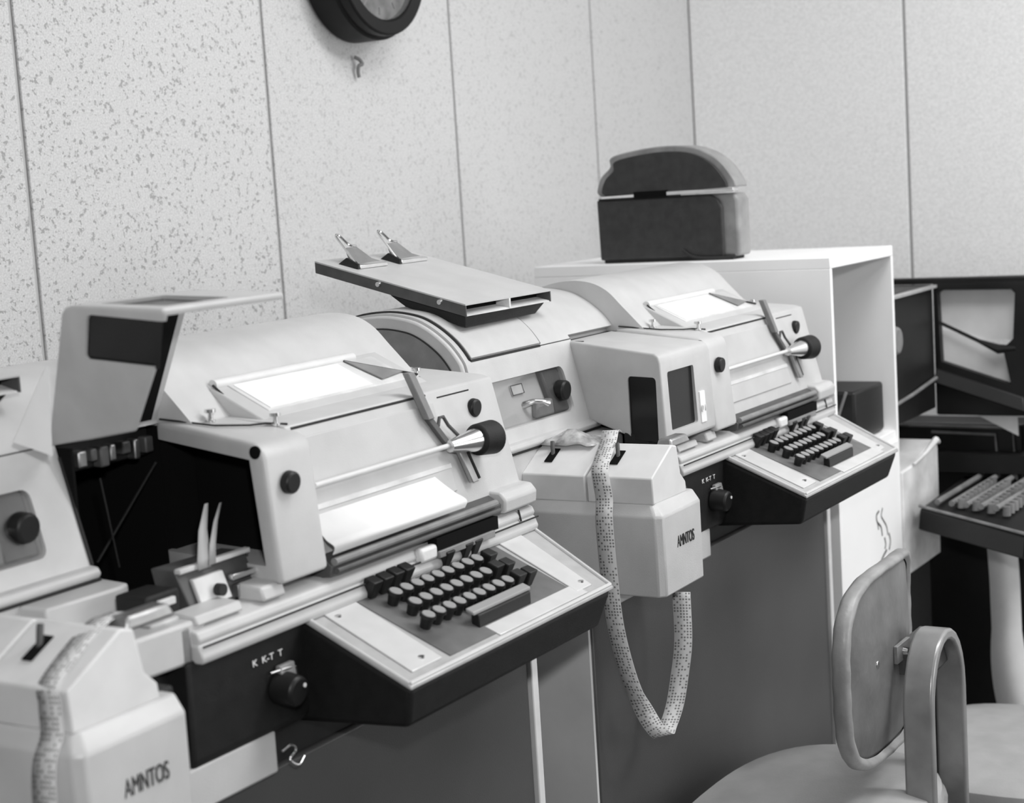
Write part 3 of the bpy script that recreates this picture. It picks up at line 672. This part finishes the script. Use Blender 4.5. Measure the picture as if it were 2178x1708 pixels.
chB = copyholder('copyholder', (1.916, 1.244, 1.098), 0.0, 'grey double copyholder with two spring clips on top of the second machine')
chA = dup_tree(chB); chA.name = 'copyholder'; chA.location = (1.916-PITCH, 1.244, 1.104)
chA['label'] = 'dark-edged copyholder corner cut by the left picture edge, on the near machine'

# stray white paper leaning behind the raised lid
ORG = Vector((0, 0, 0))
sp_ = finish('paper_slip', hexa([(1.070, 1.198, 1.075), (1.086, 1.166, 1.060), (1.0865, 1.167, 1.060), (1.0705, 1.199, 1.075), (1.090, 1.168, 1.142), (1.091, 1.166, 1.142), (1.0915, 1.167, 1.142), (1.0905, 1.169, 1.142)]), 'paper')
tag(sp_, 'pointed white paper slip standing left of the raised lid on the near machine', 'paper')

# ------------------------------------------------------------------ white storage cabinet
cab = root('storage_cabinet', (2.97, 1.30, 0), 'white open-fronted cabinet standing right of the second machine', 'cabinet')
ORG = Vector((2.97, 1.30, 0))
CX0, CX1, CY0, CY1, CZ = 2.806, 3.140, 1.062, 1.66, 1.120
Cc = lambda n, bm, m_, **k: finish(n, bm, m_, cab, **k)
Cc('side_panel', box(CX0, CX0+0.010, CY0, CY1, 0, CZ-0.020), 'white', bevel=0.001)
Cc('side_panel', box(CX1-0.010, CX1, CY0, CY1, 0, CZ-0.020), 'white', bevel=0.001)
Cc('top_panel', box(CX0, CX1, CY0, CY1, CZ-0.020, CZ), 'white', bevel=0.0015)
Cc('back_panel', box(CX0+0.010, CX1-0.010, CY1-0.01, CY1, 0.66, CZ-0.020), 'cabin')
Cc('shelf', box(CX0+0.010, CX1-0.010, CY0+0.004, CY1-0.01, 0.745, 0.765), 'white', bevel=0.001)
Cc('front_panel', box(CX0+0.010, CX1-0.010, CY0, CY0+0.012, 0.0, 0.745), 'white', bevel=0.001)
ORG = Vector((0, 0, 0))
bb = root('storage_box', (3.05, 1.2, 0.765), 'dark glossy box inside the white cabinet opening, with a curved cable', 'box')
ORG = Vector((3.05, 1.2, 0.765))
finish('box_body', prism_x([(1.085, 0.766), (1.082, 0.775), (1.082, 0.862), (1.30, 0.862), (1.30, 0.766)], 2.96, 3.118), 'machinec', bb, bevel=0.006)
finish('cable', tube(crom([(2.958, 1.098, 0.862), (2.957, 1.104, 0.845), (2.957, 1.115, 0.815), (2.957, 1.130, 0.775)], 5), 0.003, 8), 'trimc', bb)
# sketched emblem on the cabinet front
def curl(pts, r=0.0012): finish('sketched_mark', tube(crom(pts, 6), r, 6), 'ink', cab)
ORG = Vector((2.97, 1.30, 0))
yq = CY0-0.0002
M['pencil'] = mat('faded_ink', 0.12, 0.8, noise=0.4, nscale=90)
def pencil(pts, r):
    o = finish('sketched_mark', tube(crom(pts, 6), r, 6), 'pencil', cab)
    o.data.transform(Matrix.Translation((0, (yq-ORG.y), 0)) @ Matrix.Diagonal((1, 0.25, 1, 1)) @ Matrix.Translation((0, -(yq-ORG.y), 0)))
pencil([(3.030, yq, 0.632), (3.022, yq, 0.619), (3.030, yq, 0.610), (3.048, yq, 0.594), (3.056, yq, 0.575)], 0.0022)
pencil([(3.010, yq, 0.630), (2.996, yq, 0.625), (2.998, yq, 0.612), (3.018, yq, 0.598), (3.024, yq, 0.580)], 0.0026)
pencil([(3.036, yq, 0.574), (3.041, yq, 0.560), (3.036, yq, 0.552)], [0.0026]*13)
pencil([(3.062, yq, 0.577), (3.068, yq, 0.560), (3.060, yq, 0.545)], [0.0026]*13)
pencil([(3.045, yq, 0.548), (3.025, yq, 0.540), (3.012, yq, 0.532), (3.005, yq, 0.520)], 0.003)
pencil([(3.0, yq, 0.610), (3.004, yq, 0.596)], [0.002]*7)

# ------------------------------------------------------------------ dark device on top of the cabinet
dev = root('moulded_case', (2.90, 1.40, 1.12), 'dark two-part moulded case with a rounded top standing on the white cabinet', 'case')
ORG = Vector((2.90, 1.40, 1.12))
upper = crom2([(1.530, 1.246), (1.538, 1.256), (1.528, 1.282), (1.508, 1.300), (1.505, 1.318), (1.460, 1.328), (1.390, 1.333), (1.330, 1.326), (1.285, 1.302), (1.258, 1.268), (1.252, 1.251)], 5)
lower = [(1.530, 1.126), (1.535, 1.242), (1.256, 1.240), (1.250, 1.228), (1.250, 1.126)]
D = lambda n, bm, m_, **k: finish(n, bm, m_, dev, **k)
D('upper_shell', prism_x(upper, 2.852, 2.905), 'caselight', bevel=0.004)
D('upper_side', prism_x([(y+(1.40-y)*0.10, z+(1.246-z)*0.12 if z > 1.25 else z+0.001) for y, z in upper], 2.845, 2.853), 'case', bevel=0.003)
D('lower_shell', prism_x(lower, 2.852, 2.905), 'caselight', bevel=0.006, seg=3)
D('lower_side', prism_x([(1.534, 1.126), (1.536, 1.240), (1.300, 1.240), (1.285, 1.230), (1.278, 1.215), (1.278, 1.126)], 2.844, 2.853), 'case', bevel=0.004, seg=3)
D('base_plinth', box(2.848, 2.90, 1.262, 1.528, 1.120, 1.128), 'black', bevel=0.002)
D('slot_mouth', box(2.841, 2.848, 1.385, 1.455, 1.240, 1.252), 'dark')
D('slot_lip', box(2.838, 2.862, 1.252, 1.386, 1.2425, 1.2495), 'metal', bevel=0.001)
D('side_seam', box(2.842, 2.846, 1.36, 1.53, 1.2395, 1.2425), 'seam')
D('cord', tube(crom([(2.842, 1.36, 1.140), (2.838, 1.335, 1.127), (2.838, 1.28, 1.124), (2.842, 1.255, 1.127)], 5), 0.0028, 8), 'seam')

# ------------------------------------------------------------------ wall clock
clk = root('wall_clock', (2.601, WY, 1.703), 'round black drum-shaped wall clock cut by the top picture edge', 'clock')
ORG = Vector((2.601, WY, 1.703))
K = lambda n, bm, m_, **k: finish(n, bm, m_, clk, **k)
cz = 1.703
def ring(c, y0, y1, ro, ri, n=48):
    bm = bmesh.new(); V = []
    for i in range(n):
        t = 2*math.pi*i/n; V.append([bm.verts.new((c[0]+r*math.cos(t), y, c[1]+r*math.sin(t))) for r, y in ((ro, y0), (ro, y1), (ri, y1), (ri, y0))])
    for i in range(n):
        a, b = V[i], V[(i+1) % n]
        for k_ in range(4): bm.faces.new((a[k_], a[(k_+1) % 4], b[(k_+1) % 4], b[k_]))
    return bm
K('drum', cyl((2.601, WY, cz), (2.601, WY-0.062, cz), 0.144, n=56), 'clock', bevel=0.004)
K('bezel_ring', ring((2.598, cz-0.002), WY-0.085, WY-0.055, 0.136, 0.108), 'clock', bevel=0.004)
K('dial', cyl((2.598, WY-0.064, cz), (2.598, WY-0.068, cz), 0.112, n=48), mat('dial_grey', 0.17, 0.5, noise=0.6, nscale=38))
for i in range(12):
    t = math.radians(30*i); c, s = math.cos(t), math.sin(t)
    K('hour_mark', tube([(2.598+0.086*s, WY-0.069, cz+0.086*c), (2.598+0.098*s, WY-0.069, cz+0.098*c)], 0.0025, 6), 'grey')
K('hour_hand', tube([(2.598, WY-0.072, cz), (2.64, WY-0.072, cz+0.04)], 0.003, 6), 'mark')
K('minute_hand', tube([(2.598, WY-0.074, cz), (2.55, WY-0.074, cz+0.07)], 0.002, 6), 'mark')
K('glass_cover', cyl((2.598, WY-0.080, cz), (2.598, WY-0.0815, cz), 0.109, n=48), 'pane')
ORG = Vector((0, 0, 0))
hk = finish('wall_hook', tube(crom([(2.600, WY-0.002, 1.534), (2.606, WY-0.010, 1.528), (2.610, WY-0.012, 1.520), (2.602, WY-0.010, 1.517), (2.604, WY-0.006, 1.506), (2.606, WY-0.006, 1.496)], 5), [0.0035]*26, 8), 'grey')
tag(hk, 'small grey hook on the wall just under the clock', 'hook')

# ------------------------------------------------------------------ paper tape hanging from the second machine's reader
ORG = Vector((0, 0, 0))
pts = crom([(2.050, 1.100, 0.931), (2.022, 1.090, 0.9375), (1.992, 1.078, 0.9285), (1.940, 1.064, 0.9035), (1.930, 1.058, 0.885), (1.928, 1.054, 0.862), (1.917, 1.050, 0.835), (1.915, 1.046, 0.76), (1.918, 1.042, 0.69), (1.932, 1.034, 0.62), (1.944, 1.022, 0.575), (1.956, 1.012, 0.545), (1.98, 1.012, 0.528), (2.012, 1.022, 0.528), (2.038, 1.022, 0.552), (2.050, 1.018, 0.592), (2.054, 1.012, 0.64), (2.052, 1.010, 0.71)], 8)
n = len(pts); wd = []
for i in range(n):
    t = i/(n-1)
    if t < 0.55: v = Vector((0.0, -1, 0.05))
    elif t < 0.74:
        q = (t-0.55)/0.19; v = Vector((0.6*q+0.35*math.sin(math.pi*q), -1+0.22*q+0.45*math.sin(math.pi*q), -0.1*q+0.3*math.sin(math.pi*q)))
    else: v = Vector((0.6, -0.78, -0.10))
    wd.append(v.normalized()*0.0254)
tp = ribbon(pts, wd, name='punched_tape')
tag(tp, 'long loop of punched paper tape hanging from the second machine reader down to seat level', 'paper tape')
# crumpled clear film over the reader gates of the second machine
bm = bmesh.new(); G = []
for i in range(9):
    row = []
    for j in range(7):
        x = 1.985+0.010*j; y = 1.100+0.010*i
        hz = 0.013*math.exp(-((i-4.5)**2)/8)*math.sin(math.pi*j/6)*1.3+random.uniform(0, 0.004)
        row.append(bm.verts.new((x+random.uniform(-.002, .002), y+random.uniform(-.003, .003), 0.9215+hz)))
    G.append(row)
for i in range(8):
    for j in range(6): bm.faces.new((G[i][j], G[i+1][j], G[i+1][j+1], G[i][j+1]))
M['film'] = mat('clear_film', 0.42, 0.25, noise=0.5, nscale=60, coat=0.5)
fm = finish('plastic_wrap', bm, 'film', smooth=80); md = fm.modifiers.new('t', 'SOLIDIFY'); md.thickness = 0.0008
tag(fm, 'crumpled translucent plastic lying over the reader lids of the second machine', 'plastic wrap')

# tapes over the near reader
y0 = 1.022
pts = crom([(1.040, y0+0.03, 0.934), (1.012, y0+0.010, 0.940), (0.976, y0-0.002, 0.9405), (0.918, y0-0.010, 0.9120), (0.9105, y0-0.014, 0.895), (0.906, y0-0.018, 0.872), (0.893, y0-0.020, 0.850), (0.890, y0-0.020, 0.80), (0.890, y0-0.018, 0.70), (0.890, y0-0.016, 0.55), (0.890, y0-0.016, 0.45)], 6)
t_ = ribbon(pts, [(0, -0.0254, 0.002)]*len(pts), name='punched_tape', material='tape'); tag(t_, 'pale paper tape draped over the near reader box at the lower left', 'paper tape')

# ------------------------------------------------------------------ typist chair in front of the second machine
ch = root('typist_chair', (2.30, 0.92, 0), 'grey vinyl typist chair with metal back frame in front of the second machine', 'chair')
ORG = Vector((2.30, 0.92, 0))
V = lambda n, bm, m_, **k: finish(n, bm, m_, ch, **k)
def super_disc(cx, cy, z0, z1, rx, ry, p=3.2, n=56, crown=0.02, bm=None):
    bm = bm or bmesh.new(); rings = []
    levels = [(0.90, z0), (0.985, z0+0.008), (1.0, (z0+z1)/2), (0.985, z1-0.010), (0.93, z1), (0.7, z1+crown*0.5), (0.4, z1+crown*0.85), (0.12, z1+crown)]
    for s, z in levels:
        r_ = []
        for i in range(n):
            t = 2*math.pi*i/n; c, q = math.cos(t), math.sin(t)
            k_ = (abs(c)**p+abs(q)**p)**(-1/p)
            r_.append(bm.verts.new((cx+rx*s*k_*c, cy+ry*s*k_*q, z)))
        rings.append(r_)
    for a, b in zip(rings, rings[1:]):
        for i in range(n): bm.faces.new((a[i], a[(i+1) % n], b[(i+1) % n], b[i]))
    bm.faces.new(rings[0]); bm.faces.new(rings[-1]); return bm
V('seat', super_disc(2.165, 0.885, 0.330, 0.384, 0.275, 0.165, p=2.6, crown=0.016), 'seat')
V('seat_piping', tube([(2.165+0.276*((abs(math.cos(t))**2.6+abs(math.sin(t))**2.6)**(-1/2.6))*math.cos(t), 0.885+0.166*((abs(math.cos(t))**2.6+abs(math.sin(t))**2.6)**(-1/2.6))*math.sin(t), 0.356) for t in [2*math.pi*i/60 for i in range(61)]], 0.004, 6), 'vinyledge')
# back pad: curved shell, seen from behind
def pad_pt(u, v, d=0.0):      # u -1..1 across, v -1..1 up, d outward (towards -Y)
    W2, H2 = 0.192, 0.138
    k_ = 1.0
    x = 2.262+W2*u; z = 0.582+H2*v-0.045*0+0.0
    y = 0.794+0.040*max(0, u)**2.2
    return Vector((x, y-d, z))
bm = bmesh.new(); rings = []
n = 64
for s, d in ((0.0, 0.010), (0.35, 0.010), (0.65, 0.008), (0.88, 0.005), (0.925, 0.002)):
    r_ = []
    for i in range(n):
        t = 2*math.pi*i/n; c, q = math.cos(t), math.sin(t); k_ = (abs(c)**3.4+abs(q)**3.4)**(-1/3.4)
        r_.append(bm.verts.new(pad_pt(c*k_*s*0.99, q*k_*s*0.99, d)) if s > 0 else None)
    rings.append(r_)
cv = bm.verts.new(pad_pt(0, 0, 0.010))
for i in range(n): bm.faces.new((cv, rings[1][i], rings[1][(i+1) % n]))
for a, b in zip(rings[1:], rings[2:]):
    for i in range(n): bm.faces.new((a[i], a[(i+1) % n], b[(i+1) % n], b[i]))
V('back_pad_shell', bm, 'vinyl', smooth=80)
bm = bmesh.new(); rings = []
for s, d in ((0.90, 0.006), (0.93, 0.012), (0.97, 0.013), (1.0, 0.008), (1.0, -0.004), (0.96, -0.012), (0.8, -0.017), (0.4, -0.019), (0.05, -0.020)):
    rings.append([bm.verts.new(pad_pt(math.cos(t)*((abs(math.cos(t))**3.4+abs(math.sin(t))**3.4)**(-1/3.4))*s, math.sin(t)*((abs(math.cos(t))**3.4+abs(math.sin(t))**3.4)**(-1/3.4))*s, d+0.0005*math.sin(t*23+s*3))) for t in [2*math.pi*i/96 for i in range(96)]])
for a, b in zip(rings, rings[1:]):
    for i in range(96): bm.faces.new((a[i], a[(i+1) % 96], b[(i+1) % 96], b[i]))
bm.faces.new(rings[-1])
V('back_pad', bm, 'vinyledge', smooth=80)
V('rivet', cyl((2.195, 0.795, 0.588), (2.195, 0.783, 0.588), 0.0065, 0.0055, n=16), 'metal', bevel=0.001)
V('bracket', box(2.286, 2.40, 0.742, 0.790, 0.548, 0.590), 'dgrey', bevel=0.001)
V('bracket_tab', box(2.262, 2.318, 0.778, 0.784, 0.570, 0.596), 'grey', bevel=0.001)
V('rivet', cyl((2.290, 0.779, 0.583), (2.290, 0.770, 0.583), 0.007, 0.006, n=16), 'metal', bevel=0.001)
V('care_label', hexa([(2.402, 0.822, 0.618), (2.43, 0.835, 0.628), (2.43, 0.833, 0.628), (2.402, 0.820, 0.618), (2.402, 0.822, 0.642), (2.43, 0.835, 0.655), (2.43, 0.833, 0.655), (2.402, 0.820, 0.642)]), 'keytop')
# flat-bar back frame: inverted U
def ubar(name, x0, x1, zt, r, y0, y1, th, z0, mt):
    cxm = (x0+x1)/2; path = [(x0, z0)]
    path.append((x0, zt-r))
    for i in range(1, 12):
        t = math.pi-i*math.pi/12; path.append((cxm+(x1-x0)/2*math.cos(t), zt-r+r*math.sin(t)))
    path += [(x1, zt-r), (x1, z0)]
    bm = bmesh.new(); rows = []
    for i, (x, z) in enumerate(path):
        a = path[max(i-1, 0)]; b = path[min(i+1, len(path)-1)]; tx, tz = b[0]-a[0], b[1]-a[1]; l = math.hypot(tx, tz)
        nx, nz = -tz/l, tx/l
        rows.append([bm.verts.new(p) for p in ((x, y0, z), (x, y1, z), (x-nx*th, y1, z-nz*th), (x-nx*th, y0, z-nz*th))])
    for a, b in zip(rows, rows[1:]):
        for i in range(4): bm.faces.new((a[i], a[(i+1) % 4], b[(i+1) % 4], b[i]))
    bm.faces.new(rows[0]); bm.faces.new(rows[-1])
    return V(name, bm, mt, bevel=0.004, seg=3)
M['frame'] = mat('chair_frame_enamel', 0.30, 0.3, 0.25, noise=0.25, nscale=14)
ubar('back_frame', 2.235, 2.400, 0.612, 0.105, 0.722, 0.765, 0.016, 0.10, 'frame')
V('spine_bar', box(2.372, 2.392, 0.765, 0.775, 0.35, 0.58), 'dgrey')
V('seat_post', cyl((2.235, 0.925, 0.09), (2.235, 0.925, 0.332), 0.022, n=20), 'dullmetal')
for i in range(4):
    t = math.radians(20+90*i); c, q = math.cos(t), math.sin(t)
    V('base_leg', tube([(2.235, 0.925, 0.10), (2.235+0.13*c, 0.925+0.13*q, 0.085), (2.235+0.25*c, 0.925+0.25*q, 0.035)], [0.02, 0.016, 0.012], 10), 'dullmetal')
    V('caster', cyl((2.235+0.25*c-0.01, 0.925+0.25*q, 0.022), (2.235+0.25*c+0.01, 0.925+0.25*q, 0.022), 0.022, n=18), 'black')
V('frame_foot', box(2.235, 2.40, 0.735, 0.93, 0.085, 0.10), 'dgrey', bevel=0.003)

# second stool seat at the right edge
st = root('stool', (2.97, 0.80, 0), 'pale grey stool seat at the lower right edge behind the chair frame', 'stool')
ORG = Vector((2.97, 0.80, 0))
finish('seat', super_disc(2.93, 0.80, 0.165, 0.235, 0.24, 0.20, p=3, crown=0.015), 'seat', st)
finish('seat_post', cyl((2.93, 0.80, 0.03), (2.93, 0.80, 0.17), 0.03, n=18), 'black', st)
finish('foot_plate', cyl((2.93, 0.80, 0.0), (2.93, 0.80, 0.03), 0.2, 0.17, n=32), 'black', st)

# ------------------------------------------------------------------ dark machine in the corner and its reader box
mC = root('corner_teleprinter', (3.6, 1.25, 0), 'charcoal teleprinter in the right corner with a big framed window full of white paper', 'teleprinter')
ORG = Vector((3.6, 1.25, 0))
Cm = lambda n, bm, m_, **k: finish(n, bm, m_, mC, **k)
WXC = 3.46
fr = Cm('cover_side', box(WXC, WXC+0.02, 0.83, 1.088, 0.745, 1.026), 'machinec', bevel=0.004)
cut(apply_mods(fr), [prism_x([(1.074, 0.858), (1.078, 1.000), (1.068, 1.008), (0.925, 1.006), (0.918, 0.998), (0.924, 0.905), (0.945, 0.885), (0.930, 0.810)], WXC-0.01, WXC+0.03)])
Cm('cover_top', box(WXC, WXC+0.035, 0.83, 1.50, 1.020, 1.032), 'machinec', bevel=0.003)  # only a rim, left open so ceiling light reaches the papers inside
Cm('cover_top', box(WXC+0.035, 4.0, 0.83, 0.86, 1.020, 1.032), 'machinec', bevel=0.003)
Cm('cover_top', box(WXC+0.035, 4.0, 1.46, 1.50, 1.020, 1.032), 'machinec', bevel=0.003)
Cm('cover_back', box(WXC, 4.0, 1.49, 1.50, 0.62, 1.02), 'machinec')
Cm('cover_front', box(WXC+0.02, 4.0, 0.83, 0.84, 0.62, 1.02), 'machinec')
Cm('platen_bed', box(WXC+0.02, 4.0, 0.84, 1.49, 0.62, 0.66), 'machinec')
Cm('left_cover', prism_x([(1.088, 0.76), (1.088, 1.020), (1.40, 1.020), (1.40, 0.76)], 3.155, WXC), 'machinec', bevel=0.003)
Cm('top_trim', box(3.155, WXC+0.004, 1.078, 1.092, 1.012, 1.019), 'bezel', bevel=0.001)
Cm('round_knob', cyl((3.20, 1.088, 0.930), (3.20, 1.075, 0.930), 0.030, 0.026, n=28), 'grey', bevel=0.004)
Cm('lower_trim', tube([(3.16, 1.088, 0.80), (3.30, 1.082, 0.812), (3.44, 1.080, 0.826)], 0.004, 8), 'trimc')
# diagonal arm across the window
Cm('window_arm', tube([(WXC+0.006, 1.078, 0.940), (WXC+0.004, 0.995, 0.900), (WXC+0.004, 0.955, 0.883), (WXC+0.004, 0.92, 0.885)], [0.0035, 0.004, 0.010, 0.006], 8), 'black')
Cm('cover_sill', hexa([(WXC-0.015, 0.90, 0.755), (WXC+0.02, 0.90, 0.755), (WXC+0.02, 1.088, 0.815), (WXC-0.015, 1.088, 0.815), (WXC-0.002, 0.905, 0.785), (WXC+0.02, 0.905, 0.785), (WXC+0.02, 1.085, 0.845), (WXC-0.002, 1.085, 0.845)]), 'machinec', bevel=0.003)
# side frame below
Cm('lower_body', box(3.56, 4.0, 0.90, 1.50, 0.02, 0.62), 'machinec', bevel=0.004)
Cm('lower_panel', box(3.53, 3.56, 0.93, 1.30, 0.0, 0.715), 'machinec', bevel=0.003)
for nm, pts_ in (('frame_trim', [(3.525, 1.29, 0.712), (3.525, 0.947, 0.710), (3.525, 0.942, 0.60)]), ('frame_trim', [(3.525, 1.12, 0.698), (3.525, 0.984, 0.695), (3.525, 0.980, 0.625)])):
    Cm(nm, tube(pts_, 0.0032, 8), 'trimc')
# keyboard
def cz_(y): return 0.60
ck = Cm('keyboard_base', hexa([(3.20, 1.05, 0.555), (3.03, 0.80, 0.548), (3.50, 0.78, 0.548), (3.52, 1.05, 0.555), (3.20, 1.045, 0.598), (3.03, 0.795, 0.592), (3.50, 0.78, 0.600), (3.52, 1.05, 0.606)]), 'machinec', bevel=0.004)
Cm('keyboard_base_trim', tube([(3.205, 1.047, 0.602), (3.03, 0.793, 0.596)], 0.003, 8), 'trimc')
for r_ in range(5):
    y = 1.018-0.034*r_
    Cm('key_row_bar', tube([(3.225-0.018*r_, y, 0.607+0.002*r_), (3.50, y-0.010, 0.612)], 0.006, 8), 'grey' if r_ in (1, 2, 3) else 'trimc')
    for i in range(9):
        x = 3.235-0.018*r_+0.028*i
        if r_ >= 1: Cm('key', cyl((x, y-0.017, 0.600), (x, y-0.017, 0.618), 0.008, 0.007, n=10), 'trimc')
ORG = Vector((0, 0, 0))
rb = root('reader_box', (3.26, 1.2, 0), 'worn pale grey box with curled top lip, right of the white cabinet', 'box')
ORG = Vector((3.26, 1.2, 0))
finish('box_front', prism_y([(3.146, 0.470), (3.374, 0.470), (3.375, 0.692), (3.37, 0.708), (3.35, 0.710), (3.20, 0.682), (3.146, 0.680)], 1.060, 1.18), 'worn', rb, bevel=0.004)
finish('top_lip', tube([(3.21, 1.058, 0.684), (3.28, 1.056, 0.695), (3.35, 1.056, 0.711), (3.378, 1.060, 0.702)], [0.003, 0.004, 0.007, 0.005], 8), 'worn', rb)
finish('box_stand', box(3.16, 3.36, 1.08, 1.17, 0.0, 0.470), 'black', rb)

# white papers inside and below the dark machine
ORG = Vector((0, 0, 0))
p = finish('paper_sheet', hexa([(WXC+0.030, 0.86, 0.90), (WXC+0.032, 0.86, 0.90), (WXC+0.032, 1.09, 0.90), (WXC+0.030, 1.09, 0.90), (WXC+0.030, 0.86, 1.012), (WXC+0.032, 0.86, 1.012), (WXC+0.032, 1.09, 1.012), (WXC+0.030, 1.09, 1.012)]), 'paper')
tag(p, 'white sheet behind the corner machine window, above the diagonal arm', 'paper')
p = finish('paper_sheet', hexa([(WXC+0.026, 0.925, 0.70), (WXC+0.028, 0.925, 0.70), (WXC+0.028, 1.085, 0.78), (WXC+0.026, 1.085, 0.78), (WXC+0.026, 0.93, 0.885), (WXC+0.028, 0.93, 0.885), (WXC+0.028, 1.085, 0.925), (WXC+0.026, 1.085, 0.925)]), 'paper')
tag(p, 'white sheet seen through the corner machine window, below the diagonal arm', 'paper')
pts = crom([(3.40, 0.942, 0.498), (3.40, 0.938, 0.42), (3.398, 0.936, 0.34), (3.395, 0.932, 0.25), (3.39, 0.915, 0.17), (3.385, 0.885, 0.10), (3.38, 0.84, 0.05)], 6)
wds = [(0, -0.062-0.06*max(0, (i-14)/20), 0) for i in range(len(pts))]
p = ribbon(pts, wds, name='printout', material='paper'); tag(p, 'long white printout hanging and curling at the right picture edge', 'paper')
